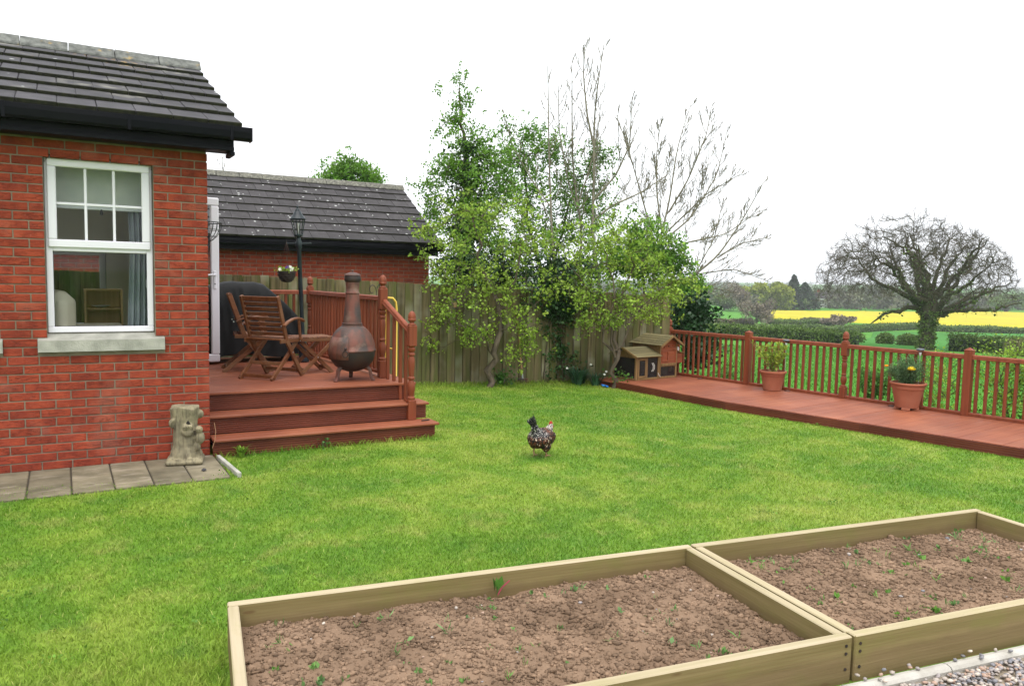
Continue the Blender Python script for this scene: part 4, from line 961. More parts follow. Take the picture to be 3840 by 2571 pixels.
# ------------------------------------------------------------------ lamp post with hanging basket
t = thing('lamp_post', 'black garden lamp post with a glazed lantern standing on the deck', 'lamp', (2.79, 10.4, DZ)); t.rotation_euler = (0, -.04, 0)
MB().lathe([(.07, 0), (.075, .02), (.06, .05), (.055, .2), (.065, .22), (.05, .24), (.035, .28), (.035, .34), (.042, .35), (.03, .37), (.0275, .4), (.0275, 1.5), (.032, 1.51), (.038, 1.52), (.038, 1.6), (.026, 1.62), (.026, 1.66)], 20).build('column', MT['lamp_metal'], t, True)
MB().tube([(-.155, -.02, 1.575), (.165, .02, 1.575)], .008, 8).build('cross_arm', MT['lamp_metal'], t)
for s in (-1, 1): MB().lathe([(0, -.014), (.012, -.008), (.014, 0), (.012, .008), (0, .014)], 8, (s*.16, s*.02, 1.575), cap=False).build('arm_knob', MT['lamp_metal'], t, True)
MB().lathe([(.02, 1.655), (.05, 1.665), (.058, 1.68), (.058, 1.69), (.052, 1.692)], 6).build('lantern_base', MT['lamp_metal'], t)
lm = MB()
for k in range(6):
    a = 2*math.pi*k/6; lm.beam((.052*math.cos(a), .052*math.sin(a), 1.685), (.092*math.cos(a), .092*math.sin(a), 1.885), .01, .01)
lm.build('lantern_frame', MT['lamp_metal'], t)
for k in range(6):
    a = 2*math.pi*k/6; b = 2*math.pi*(k+1)/6; MB().add([(.05*math.cos(a), .05*math.sin(a), 1.69), (.05*math.cos(b), .05*math.sin(b), 1.69), (.09*math.cos(b), .09*math.sin(b), 1.884), (.09*math.cos(a), .09*math.sin(a), 1.884)], [[0, 1, 2, 3]]).build('pane', MT['glass'], t)
MB().lathe([(.012, 1.69), (.012, 1.8), (.02, 1.82), (.02, 1.84)], 10).build('candle_bulb', MT['white'], t, True)
MB().lathe([(.1, 1.884), (.108, 1.89), (.1, 1.9), (.075, 1.935), (.055, 1.96), (.045, 1.99), (.03, 2.0), (.034, 2.01), (.02, 2.02), (.01, 2.04), (.018, 2.05), (.01, 2.06), (0, 2.085)], 24, cap=False).build('lantern_roof', MT['lamp_metal'], t, True)
BX = (2.56, 10.37, 1.59)
t = thing('hanging_basket', 'dark wicker hanging basket of pansies hung from the lamp post', 'basket', BX)
b = MB(); b.lathe([(.0, 0), (.05, .004), (.085, .04), (.105, .09), (.112, .14), (.105, .14), (.0, .12)], 26, cap=False); b.build('bowl', MT['wicker'], t, True)
for k in range(7):
    z = .018+k*.02; r = np.interp(z, [0, .004, .04, .09, .14], [.0, .05, .085, .105, .112]); MB().tube([((r+.003+.003*math.sin(q*9+k*1.6))*math.cos(q), (r+.003+.003*math.sin(q*9+k*1.6))*math.sin(q), z) for q in np.linspace(0, 2*math.pi, 40)], .007, 5, False).build('wicker_strand', MT['wicker'], t, True)
for k in range(3):
    a = 2*math.pi*k/3+.4; MB().tube([(.11*math.cos(a), .11*math.sin(a), .14), (.055*math.cos(a), .055*math.sin(a), .34), (.0, 0, .52)], .0022, 5).build('chain', MT['rust'], t)
MB().tube([(0, 0, .52), (.0, 0, .56)], .003, 5).build('hook', MT['iron_dark'], t)
rg = np.random.default_rng(3); C = rg.normal(size=(130, 3))*[.055, .055, .018]+[0, 0, .16]; V, F, tn = leafq(C, np.full(130, .035), rg, .6); obj('foliage', mesh_np('foliage', V, F, tn), MT['leaf_light'], t)
def pansy(par, c, mm, r=.022):
    b = MB(); up = Vector((-.4, -.8, .45)).normalized(); u = up.cross(Vector((0, 0, 1))).normalized(); w = up.cross(u)
    for k in range(5):
        a = 2*math.pi*k/5; cc = Vector(c)+(u*math.cos(a)+w*math.sin(a))*r*.55; b.add([cc+(u*math.cos(q)+w*math.sin(q))*r*.6+up*.003*math.sin(3*q) for q in np.linspace(0, 2*math.pi, 9)[:-1]], [list(range(8))])
    return b.build('flower', mm, par)
for c, mm in (((.03, -.05, .2), 'fl_white'), ((.06, -.03, .18), 'fl_white'), ((.045, -.06, .165), 'fl_white'), ((-.01, -.05, .19), 'fl_purple'), ((.0, -.04, .2), 'fl_purple'), ((-.09, -.02, .17), 'fl_white')): pansy(t, c, MT[mm])

# ------------------------------------------------------------------ tubes and scrolls behind the deck
t = thing('yellow_trolley', 'bent yellow tubular trolley handle leaning behind the newel post', 'trolley', (3.52, 8.99, 0))
for y in (0, .34): MB().tube([(.03, y, .02), (.03, y, 1.3), (.02, y, 1.39), (-.02, y, 1.435), (-.09, y, 1.44)], .013, 8).build('tube', MT['yellow'], t, True)
for z in (.3, .8): MB().tube([(.03, 0, z), (.03, .34, z)], .011, 8).build('cross_tube', MT['yellow'], t, True)
MB().tube([(-.09, 0, 1.44), (-.09, .34, 1.44)], .013, 8).build('grip', MT['yellow'], t, True); MB().box(-.1, -.02, .0, .05, .36, .02, .004).build('foot_plate', MT['iron_dark'], t)
t = thing('scroll_hook', 'black wrought iron scroll hook beyond the newel post', 'hook', (3.84, 10.5, 0))
MB().tube([(0, 0, 0), (0, 0, 1.5)], .006, 6).build('rod', MT['iron_dark'], t)
MB().tube([(-.0+.0, 0, 1.48)]+[(-.06+.055*math.cos(q)*(1-q/9), 0, 1.5+.08*math.sin(q)*(1-q/11)) for q in np.linspace(0, 5.5, 20)], .006, 6).build('scroll', MT['iron_dark'], t)
MB().tube([(.06-.05*math.cos(q)*(1-q/9), 0, 1.52+.07*math.sin(q)*(1-q/11)) for q in np.linspace(0, 5.5, 20)], .006, 6).build('scroll', MT['iron_dark'], t)

# ------------------------------------------------------------------ hen house
t = thing('hen_house', 'wooden hen house with tall orange nest box and low mesh run', 'hen house', (7.942, 9.767, .112), math.atan2(.131, .964))
def fr(mb, a, b, c, d, w, y0, y1): return frame2(mb, a, b, c, d, w, y0, y1, .002)
for (x, y) in ((0, 0), (0, .5), (.515, 0), (.515, .5)): MB().box(x, y, 0, x+.035, y+.035, .385, .003).build('corner_post', MT['coop_tan'], t)
for (x0, y0, x1, y1, z) in ((.035, .004, .515, .03, 0), (.035, .504, .515, .53, 0), (.004, .035, .03, .5, 0), (.035, .004, .515, .03, .355), (.004, .035, .03, .5, .355)): MB().box(x0, y0, z, x1, y1, z+.03, .002).build('run_rail', MT['coop_tan'], t)
MB().box(.245, .003, .03, .275, .03, .355, .002).build('run_mullion', MT['coop_tan'], t)
g = MB(); fr(g, .04, .24, .035, .35, .032, -.006, .012); d = g.build('run_door', MT['coop_tan'], t); MB().box(.07, .0, .066, .21, .002, .32, 0).build('mesh_panel', MT['mesh'], d)
MB().box(.276, .012, .03, .514, .014, .355, 0).build('mesh_panel', MT['mesh'], t); MB().box(.012, .036, .03, .014, .499, .355, 0).build('mesh_panel', MT['mesh'], t); MB().box(.036, .514, .03, .514, .516, .355, 0).build('mesh_panel', MT['mesh'], t)
MB().add([(.01, .0, .385), (.01, .535, .385), (.01, .268, .49), (.025, .0, .385), (.025, .535, .385), (.025, .268, .49)], [[0, 2, 1], [3, 4, 5], [0, 1, 4, 3], [1, 2, 5, 4], [2, 0, 3, 5]]).build('run_gable', MT['coop_tan'], t)
def slope(par, x0, x1, ya, za, yb_, zb_, n, axis='x', nm='roof_board', m_='coop_roof'):
    for i in range(n):
        f0, f1 = i/n, (i+1)/n; a = (ya+(yb_-ya)*f0, za+(zb_-za)*f0); b = (ya+(yb_-ya)*f1*1.0, za+(zb_-za)*f1)
        L = math.hypot(b[0]-a[0], b[1]-a[1]); an = math.atan2(b[1]-a[1], b[0]-a[0]); M = MB().box(-(x1-x0)/2, -.012, 0, (x1-x0)/2, L, .012, .002)
        o = M.build(nm, MT[m_], par)
        if axis == 'x': o.location = ((x0+x1)/2, a[0], a[1]+.004); o.rotation_euler = (an-.06 if an < 1.57 else an, 0, 0)
        else:
            o.rotation_euler = (Matrix.Rotation(R(90) if yb_ < ya else R(-90), 4, 'Z') @ Matrix.Rotation(math.atan2(zb_-za, abs(yb_-ya))-.06, 4, 'X')).to_euler(); o.location = (a[0], (x0+x1)/2, a[1]+.004)
slope(t, -.05, .54, -.05, .375, .268, .505, 5); 
sb = MB(); 
for i in range(5):
    f0, f1 = i/5, (i+1)/5; y0, z0, y1, z1 = .586-.318*f0, .375+.13*f0, .586-.318*f1, .375+.13*f1; sb.beam((.245, y0, z0+.012), (.245, y1, z1+.008), .59, .012)
sb.build('rear_roof', MT['coop_roof'], t)
MB().beam((-.055, -.05, .378), (-.055, .268, .51), .012, .035).build('barge_strip', MT['coop_tan'], t)
# tall house
T0, T1, TD = .552, .985, .62
for (x, y) in ((T0, 0), (T1-.035, 0), (T0, TD-.035), (T1-.035, TD-.035)): MB().box(x, y, 0, x+.035, y+.035, .56, .003).build('corner_post', MT['coop_tan'], t)
MB().box(T0+.036, .008, 0, T1-.036, .03, .03, .002).build('base_rail', MT['coop_tan'], t); MB().box(T0+.036, .008, .19, T1-.036, .03, .215, .002).build('base_rail', MT['coop_tan'], t)
MB().box(T0+.036, .016, .03, T1-.036, .018, .19, 0).build('mesh_panel', MT['mesh'], t); MB().box(T0+.03, .04, .0, T1-.03, TD-.04, .004, 0).build('floor_panel', MT['dark_in'], t)
for i in range(6):
    z0 = .222+i*.058; w0, w1 = T0+.036, T1-.036
    MB().box(w0, .006, z0, w1, .022, z0+.056, .003).build('front_board', MT['coop_red'], t)
xc = (T0+T1)/2; MB().add([(T0+.005, .005, .57), (T1-.005, .005, .57), (xc, .005, .675), (T0+.005, .024, .57), (T1-.005, .024, .57), (xc, .024, .675)], [[0, 1, 2], [5, 4, 3], [0, 3, 4, 1], [1, 4, 5, 2], [2, 5, 3, 0]]).build('gable', MT['coop_red'], t)
g = MB(); fr(g, T0+.05, T0+.21, .275, .455, .022, -.008, .008); g.build('window_frame', MT['coop_red'], t)
g = MB(); fr(g, T0+.03, T1-.03, .215, .475, .014, -.004, .008); g.build('front_door_frame', MT['coop_red'], t)
g = MB(); fr(g, T0+.1, T1-.12, .5, .555, .012, -.006, .008); vn = g.build('vent_frame', MT['coop_red'], t); MB().box(xc-.01, -.008, .515, xc+.0, .006, .54, .002).build('vent_slide', MT['iron_dark'], vn)
MB().box(T0+.03, -.012, .205, T1-.03, .004, .245, .003).build('tray_board', MT['coop_tan'], t)
for i in range(6): MB().box(T0+.0, .036, .225+i*.056, T0+.014, TD-.036, .225+i*.056+.054, .002).build('side_board', MT['coop_tan'], t); MB().box(T1-.014, .036, .225+i*.056, T1, TD-.036, .225+i*.056+.054, .002).build('side_board', MT['coop_red'], t)
MB().box(T0+.036, TD-.02, .2, T1-.036, TD-.005, .56, .002).build('back_panel', MT['coop_tan'], t)
for s in (-1, 1):
    n = 5
    for i in range(n):
        f0, f1 = i/n, (i+1)/n; hx = (T1-T0)/2+.065; x0 = xc+s*hx*(1-f0); x1 = xc+s*hx*(1-f1); z0 = .545+.16*f0; z1 = .545+.16*f1
        MB().beam((x0, TD/2-.02, z0+.01), (x1, TD/2-.02, z1+.004), TD+.12, .012, e0=.008, b=.002).build('roof_board', MT['coop_roof'], t)
    MB().beam((xc+s*((T1-T0)/2+.07), -.088, .53), (xc, -.088, .70), .014, .035, b=.002).build('barge_strip', MT['coop_tan'], t)
MB().box(T1+.001, .05, .23, T1+.19, .4, .4, .004).build('nest_box', MT['coop_tan'], t)
for i in range(3): MB().box(T1+.002, .044, .235+i*.055, T1+.188, .05, .235+i*.055+.053, .002).build('nest_board', MT['coop_red'], t)
MB().beam((T1+.0, .22, .435), (T1+.215, .22, .405), .4, .012).build('nest_lid', MT['coop_tan'], t)
MB().lathe([(0, 0), (.035, .002), (.038, .008), (.034, .012), (0, .012)], 16, cap=False).build('white_lid', MT['white'], t, True, loc=(T1+.03, .02, .475)).rotation_euler = (R(80), 0, .3)
for dx in (0, .03): MB().tube([(.36+dx, -.004, .13), (.375+dx, -.02, .17), (.38+dx, -.02, .22), (.365+dx, -.004, .27)], .006, 6).build('rope_handle', MT['rope'], t)
MB().tube([(.515, -.005, .1), (.53, -.02, .06), (.56, -.02, .03)], .005, 6).build('rope_end', MT['rope'], t)
tag(fixn(MB().add(*[a.tolist() for a in rocks(np.array([[0, 0, 0.]]), np.array([.06]), RNG, 2, .4)[:2]]).build('plastic_toy', MT['blue'], None, True, loc=(7.5, 9.98, .025))), 'crumpled bright blue plastic scrap on the grass under the small tree', 'plastic scrap')

# ------------------------------------------------------------------ pots on the walkway
def pot(label, loc, prof, feet, plant):
    t = thing('plant_pot', label, 'plant pot', loc); o = autosmooth(MB().lathe(prof, 36, cap=False).build('pot', MT['terracotta'], t), 45)
    if feet:
        for k in range(4):
            a = 2*math.pi*k/4+.5; M = Matrix.Rotation(a, 4, 'Z'); MB().box(.07, -.05, 0, .145, .05, .03, .004, M).build('foot', MT['terracotta'], t)
    zt = prof[-1][1]; MB().lathe([(0, 0), (prof[-1][0]+.004, 0)], 24, (0, 0, zt+.001), cap=False).build('compost', MT['soil'], t)
    return t
P1 = [(0, .003), (.115, .0), (.13, .006), (.165, .2), (.172, .225), (.176, .228), (.178, .245), (.18, .248), (.183, .262), (.197, .266), (.2, .285), (.195, .297), (.178, .297), (.17, .27)]
p1 = pot('smaller terracotta pot of tall yellow-green stems beside the second rail post', (9.255, 8.155, .112), P1, False, 1)
P2_ = [(0, .028), (.125, .028), (.14, .032), (.182, .24), (.19, .275), (.2, .278), (.203, .325), (.218, .328), (.222, .345), (.215, .355), (.2, .355), (.19, .33)]
p2 = pot('larger terracotta pot of grey-green marigold foliage on the walkway', (9.565, 6.19, .112), P2_, True, 2)
rg = np.random.default_rng(21)
pl = thing('potted_shrub', 'upright yellow-green leafy shrub growing in the smaller pot', 'plant', (9.255, 8.155, .385)); st = []; LC = []
for k in range(26):
    a = rg.uniform(0, 6.28); sp = rg.uniform(.02, .3)*(1.3 if k % 5 == 0 else 1); h = rg.uniform(.25, .53); u = np.linspace(0, 1, 7)[:, None]; d = np.array([math.cos(a), math.sin(a), 0])
    P = d*.06*rg.random()+d*sp*u**1.5+np.array([0, 0, h])*u+rg.normal(size=(7, 3))*.006; st.append(P)
    for _ in range(26): q = rg.uniform(.35 if k % 3 else .1, 1); LC.append(P[int(q*6)]+rg.normal(size=3)*.012)
V, F = tubes(np.array(st), np.tile(np.linspace(.0035, .0012, 7), (26, 1)), 4); obj('stems', mesh_np('stems', V, F), MT['hose'], pl)
V, F, tn = leafq(np.array(LC), np.full(len(LC), .05), rg, .5, .32); obj('foliage', mesh_np('foliage', V, F, tn), MT['leaf_yellow'], pl)
pl = thing('marigold_plant', 'feathery grey-green marigold with one large yellow flower in the larger pot', 'plant', (9.565, 6.19, .44)); st = []; LC = []
for k in range(60):
    a = rg.uniform(0, 6.28); sp = rg.uniform(.03, .25); h = rg.uniform(.15, .42)*(1-sp*.9); d = np.array([math.cos(a), math.sin(a), 0])
    if rg.random() < .3: d = np.array([-.75, .55, 0]); sp = rg.uniform(.2, .36); h = rg.uniform(.1, .25)
    u = np.linspace(0, 1, 6)[:, None]; P = d*sp*u+np.array([0, 0, h])*(u*1.4-.4*u**2)+rg.normal(size=(6, 3))*.006; st.append(P)
    for _ in range(95): q = rg.uniform(.25, 1); LC.append(P[int(q*5)]+rg.normal(size=3)*.028)
V, F = tubes(np.array(st), np.tile(np.linspace(.003, .001, 6), (60, 1)), 4); obj('stems', mesh_np('stems', V, F), MT['leaf_mid'], pl)
V, F, tn = leafq(np.array(LC), np.full(len(LC), .032), rg, .5, .17); obj('foliage', mesh_np('foliage', V, F, tn), MT['leaf_grey'], pl)
for c, mm, r in (((-.1, -.1, .22), 'fl_yellow', .045), ((-.27, .14, .24), 'fl_orange', .022), ((.2, -.05, .27), 'fl_orange', .012)):
    V, F = rock_base(2); V = V*np.array([r, r, r*.55])*(1+.25*RNG.random((len(V), 1))); obj('flower', mesh_np('flower', V+np.array(c), F), MT[mm], pl)
def solar(label, loc, h):
    t = thing('solar_light', label, 'solar light', loc, 0, 'solar stake lights'); MB().tube([(0, 0, 0), (0, 0, h)], .005, 6).build('stake', MT['steel'], t)
    MB().lathe([(.012, h-.01), (.02, h+.01), (.038, h+.06), (.04, h+.075)], 16, cap=False).build('lens', MT['glass'], t, True); MB().lathe([(.01, h), (.016, h+.05)], 10).build('diffuser', MT['white'], t, True)
    MB().lathe([(.04, h+.072), (.05, h+.078), (.05, h+.09), (.035, h+.1), (0, h+.103)], 20).build('cap', MT['solar'], t, True)
solar('solar stake light standing in the smaller pot', (9.4, 8.06, .36), .42)
solar('solar stake light standing behind the larger pot', (9.69, 6.13, .44), .37)
tag(obj('fallen_leaf', mesh_np('fallen_leaf', *leafq(np.array([[9.3, 5.83, .116]]), np.array([.07]), RNG, 0, .4)[:2]), MT['leaf_weed']), 'single fallen leaf on the walkway in front of the larger pot', 'leaf')
# ------------------------------------------------------------------ raised beds
BZ = .2; BT = .048
def bed(name, label, u0, u1):
    o = bed_xy(u0, 0); t = thing('raised_bed', label, 'raised bed', (o[0], o[1], 0), math.atan2(BE[1], BE[0]), 'raised vegetable beds'); L = u1-u0; D = 1.24
    bb = [MB().box(0, -BT, -.02, L, 0, BZ, .005).build('board', MT['bed'], t), MB().box(0, -D, -.02, L, -D+BT, BZ+.002, .005).build('board', MT['bed'], t)]
    for x in (0, L-BT): bb.append(MB().box(0, -BT/2, -.02, D-2*BT-.004, BT/2, BZ-.003, .005).build('board', MT['bed'], t, loc=(x+BT/2, -D+BT+.002, 0), rotz=R(90)))
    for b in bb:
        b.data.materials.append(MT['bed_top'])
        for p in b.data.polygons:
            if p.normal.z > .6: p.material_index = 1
    if u0 < 1: XX = [(L-.035, -D-.001)]
    else: XX = [(.03, -D-.001)]
    for x, y in XX:
        for z in (.06, .13, .165): MB().lathe([(.0075, 0), (.0075, .002)], 8).build('screw_hole', MT['iron_dark'], t, loc=(x, y, z)).rotation_euler = (R(90), 0, 0)
    # soil
    n = int(L/.016); mm = int((D-2*BT)/.016); xs = np.linspace(BT, L-BT, n); ys = np.linspace(-D+BT, -BT, mm); X, Y = np.meshgrid(xs, ys); P = np.stack([X.ravel()+u0, Y.ravel()], 1)
    h = .1+.045*(fbm(P*2.2, 3, 4)-.5)+.038*(fbm(P*11, 4, 8)-.5)+.012*(vnoise(P*45, 3)-.5)
    edge = np.minimum.reduce([X.ravel()-BT, L-BT-X.ravel(), -BT-Y.ravel(), Y.ravel()+D-BT]); h -= .02*np.exp(-edge/.04)
    idx = np.arange(n*mm).reshape(mm, n); F = np.stack([idx[:-1, :-1], idx[:-1, 1:], idx[1:, 1:], idx[1:, :-1]], -1).reshape(-1, 4); V0 = np.c_[X.ravel(), Y.ravel(), h]
    rg = np.random.default_rng(int(u0*10)+1); k = 13000; C = np.c_[rg.uniform(BT+.02, L-BT-.02, k), rg.uniform(-D+BT+.02, -BT-.02, k)]; sz = .0035+.013*rg.random(k)**6+.0035*rg.random(k)
    jx = np.clip(((C[:, 0]-BT)/(L-2*BT)*(n-1)).astype(int), 0, n-1); jy = np.clip(((C[:, 1]+D-BT)/(D-2*BT)*(mm-1)).astype(int), 0, mm-1); cz = h.reshape(mm, n)[jy, jx]
    V1, F1, t1 = rocks(np.c_[C, cz+sz*.15], sz, rg, 1, .8, .4); V, FF = np.concatenate([V0, V1]), [F, F1+len(V0)]
    so = obj('soil', mesh_np('soil', V, FF, np.r_[np.full(len(V0), .5), t1]), MT['soil'], None, (o[0], o[1], 0), math.atan2(BE[1], BE[0])); tag(so, 'crumbly brown soil filling the '+('left' if u0 < 1 else 'right')+' raised bed', 'soil', kind='stuff')
    # stones and weeds
    k = 34; C2 = np.c_[rg.uniform(BT+.05, L-BT-.05, k), rg.uniform(-D+BT+.05, -BT-.05, k)]; jx = ((C2[:, 0]-BT)/(L-2*BT)*(n-1)).astype(int); jy = ((C2[:, 1]+D-BT)/(D-2*BT)*(mm-1)).astype(int); cz2 = h.reshape(mm, n)[jy, jx]
    V, F, tn = rocks(np.c_[C2, cz2+.004], .006+.010*rg.random(k)**2, rg, 1, .7, .12); tag(obj('bed_pebbles', mesh_np('bed_pebbles', V, F, tn, True), MT['gravel'], None, (o[0], o[1], 0), math.atan2(BE[1], BE[0])), 'scattered pebbles in the '+('left' if u0 < 1 else 'right')+' raised bed', 'pebbles', kind='stuff')
    k = 70 if u0 < 1 else 110; C3 = np.c_[rg.uniform(BT+.06, L-BT-.06, k), rg.uniform(-D+BT+.05, -BT-.05, k)]; jx = ((C3[:, 0]-BT)/(L-2*BT)*(n-1)).astype(int); jy = ((C3[:, 1]+D-BT)/(D-2*BT)*(mm-1)).astype(int); cz3 = h.reshape(mm, n)[jy, jx]; PV = []; PF = []; PT_ = []; off = 0
    for i in range(k):
        kind = rg.random(); c = np.r_[C3[i], cz3[i]]; nl = rg.integers(3, 9)
        CC = np.tile(c, (nl, 1))+rg.normal(size=(nl, 3))*[.008, .008, .003]+[0, 0, .004]
        if kind < .5: v, f, tn = leafq(CC, np.full(nl, rg.uniform(.014, .036)), rg, 1.0, .34)
        else: v, f, tn = leafq(CC, np.full(nl, rg.uniform(.025, .055)), rg, 1.3, .06)
        PV.append(v); PF.append(f+off); PT_.append(tn); off += len(v)
    tag(obj('bed_weeds', mesh_np('bed_weeds', np.concatenate(PV), np.concatenate(PF), np.concatenate(PT_)), MT['leaf_weed'], None, (o[0], o[1], 0), math.atan2(BE[1], BE[0])), 'small green weed seedlings scattered in the '+('left' if u0 < 1 else 'right')+' raised bed', 'weeds', kind='stuff')
    return t
def m_gravel():
    def ex(t, c, v, p):
        a = nd(t, 'Attribute', attribute_name='tint').outputs['Fac']; rp = nd(t, 'ValToRGB', {0: a}); cr = rp.color_ramp
        cr.interpolation = 'CONSTANT'; cols = [(0, (.30, .27, .26)), (.2, (.36, .24, .18)), (.38, (.17, .17, .19)), (.55, (.36, .31, .27)), (.72, (.27, .24, .24)), (.86, (.52, .45, .38)), (.95, (.1, .1, .11))]
        while len(cr.elements) < len(cols): cr.elements.new(.5)
        for e, (q, cc) in zip(cr.elements, cols): e.position = q; e.color = c4(cc)
        return mixc(t, math_(t, 'MULTIPLY', ramp(t, noise(t, v, 120, 3), .4, .7), .25), rp.outputs[0], (.5, .44, .38))
    return mat('gravel_stone', (.3, .3, .3), rough=.7, spec=.25, extra=ex, bump=.3, bs=150)
MT['gravel'] = m_gravel()
bed('b', 'timber raised bed of bare soil nearest the house', 0, 2.515)
bed('b', 'timber raised bed of bare soil with more weeds on the far right', 2.53, 4.86)
a = bed_xy(-.6, 1.318); b = bed_xy(5.6, 1.318); m = MB(); kp = [(-.03, -.08), (-.03, .03), (-.02, .042), (.0, .046), (.02, .042), (.03, .03), (.03, -.08)]
kb = thing('edging_kerb', 'pale concrete kerb between the raised beds and the gravel', 'kerb', (a[0], a[1], 0)); d = (b-a)/np.linalg.norm(b-a)
for i in range(7): fixn(MB().extr(kp, (*(d*(i*.9)), -.012), (*(d*(i*.9+.894)), -.012)).build('kerb_stone', MT['concrete'], kb))
ring = [bed_xy(-.7, 1.34), bed_xy(7, 1.34), bed_xy(7, 5), bed_xy(-.7, 5)]
tag(obj('gravel_bed', MB().add([(p[0], p[1], .001) for p in ring], [[3, 2, 1, 0]]).mesh('gravel_bed'), MT['mortar']), kind='structure')
rg = np.random.default_rng(8); k = 12000; u = rg.uniform(.8, 4.8, k); v = rg.uniform(1.36, 2.3, k); P = BA+u[:, None]*BE+v[:, None]*BW
z = .006+.016*rg.random(k); sz = .008+.007*rg.random(k); kk = infront(np.c_[P, z], .2); V, F, tn = rocks(np.c_[P, z][kk], sz[kk], rg, 1, .75, .12)
u2 = rg.uniform(1.7, 3.6, 26); P = BA+u2[:, None]*BE+(1.318+rg.uniform(-.05, .03, 26))[:, None]*BW; V2, F2, t2 = rocks(np.c_[P, np.full(26, .042)], np.full(26, .012), rg, 1, .8, .12)
tag(obj('gravel', mesh_np('gravel', np.concatenate([V, V2]), [F, F2+len(V)], np.r_[tn, t2], True), MT['gravel']), 'mixed grey and pink gravel in front of the raised beds', 'gravel', kind='stuff')
c = bed_xy(1.3, .09); t = thing('chard_plant', 'young chard seedling with red stem against the back board of the left bed', 'plant', (c[0], c[1], .09)); rg = np.random.default_rng(4)
V, F, tn = leafq(np.array([[0, 0, .02], [.005, 0, .03], [-.01, .01, .02]]), np.array([.1, .08, .07]), rg, 6, .22); obj('leaves', mesh_np('leaves', V, F, tn), MT['leaf_mid'], t)
MB().tube([(0, 0, 0), (.03, 0, .04), (.07, -.005, .07)], .003, 5).build('stem', MT['chard'], t); MB().tube([(0, 0, 0), (0, 0, .05)], .003, 5).build('stem', MT['leaf_weed'], t)
t = thing('dock_plant', 'broad-leaved dock weed in the grass left of the raised bed', 'plant', (.36, 2.92, 0)); rg = np.random.default_rng(6)
V, F, tn = leafq(np.zeros((9, 3))+[0, 0, .01], np.full(9, .11), rg, .9, .25); obj('leaves', mesh_np('leaves', V, F, tn), MT['leaf_weed'], t)

# ------------------------------------------------------------------ stump statue with owls
t = thing('stump_statue', 'pale cast stone tree stump ornament carved with owls beside the house corner', 'statue', (.925, 7.4, .013), R(-12)); m = MB()
m.box(-.155, -.15, 0, .155, .15, .045, .015)
pr = [(.12, .03), (.115, .08), (.1, .15), (.096, .25), (.1, .34), (.11, .42), (.12, .48), (.122, .5)]; n = 40; V = []
for r, z in pr:
    for i in range(n):
        a = 2*math.pi*i/n; rr = r*(1+.09*math.sin(5*a+.6)*(1 if z < .3 else .35)+.05*math.sin(9*a+z*7)+(.16*max(0, math.sin(4*a+1)) if z < .1 else 0)); V.append((rr*math.cos(a), rr*math.sin(a)*.9, z+(.014*math.sin(3*a+1) if z > .45 else 0)))
m.add(V, [[k*n+i, k*n+(i+1) % n, (k+1)*n+(i+1) % n, (k+1)*n+i] for k in range(len(pr)-1) for i in range(n)]+[list(range(n))[::-1], [(len(pr)-1)*n+i for i in range(n)]])
m.lathe([(.045, 0), (.04, .03), (.032, .05), (.02, .05), (.016, .03)], 14, (0, 0, 0)); L = 5*14
Mx = Matrix.Translation((-.075, -.075, .36)) @ Matrix.Rotation(R(-55), 4, 'Z') @ Matrix.Rotation(R(-75), 4, 'Y'); m.v[-L:] = [tuple(Mx @ Vector(p)) for p in m.v[-L:]]
for cc, rr in (((.015, -.095, .33), (.03, .025, .032)), ((.052, -.088, .33), (.028, .024, .03)), ((.03, -.085, .285), (.05, .025, .045)), ((.12, -.06, .3), (.036, .034, .036)), ((.128, -.05, .225), (.043, .04, .06)), ((.11, -.05, .15), (.025, .025, .05)), ((.13, -.0, .43), (.03, .03, .04)), ((-.11, -.06, .05), (.03, .03, .012)), ((.05, -.125, .052), (.025, .018, .014)), ((.1, -.11, .05), (.025, .018, .012)), ((-.05, -.13, .05), (.02, .016, .01))): ellipsoid(m, cc, rr, None, 2)
v = voxel(m.build('stump', MT['stone_statue'], t), .0075)
for c in ((.004, -.118, .336), (.026, -.12, .337), (.044, -.11, .337), (.063, -.106, .335), (.106, -.092, .31), (.13, -.093, .309)):
    MB().lathe([(.008, 0), (.0085, .003), (.005, .004), (.003, .007), (0, .008)], 12).build('owl_eye', MT['stone_statue'], v, True, loc=c).rotation_euler = (R(90), 0, 0)
MB().add([(-.0, 0, .04), (-.026, 0, 0), (.026, 0, 0), (0, -.004, .012)], [[0, 1, 3], [0, 3, 2], [1, 2, 3]]).build('hollow', MT['dark_in'], v, loc=(.035, -.096, .352))
tag(MB().tube([(1.19, 7.50, .33), (1.2, 7.49, .25), (1.19, 7.48, .17), (1.165, 7.47, .1)], .0025, 5).build('dry_stalk', MT['hose']), 'thin dry brown stalk against the step beside the stump', 'stalk')

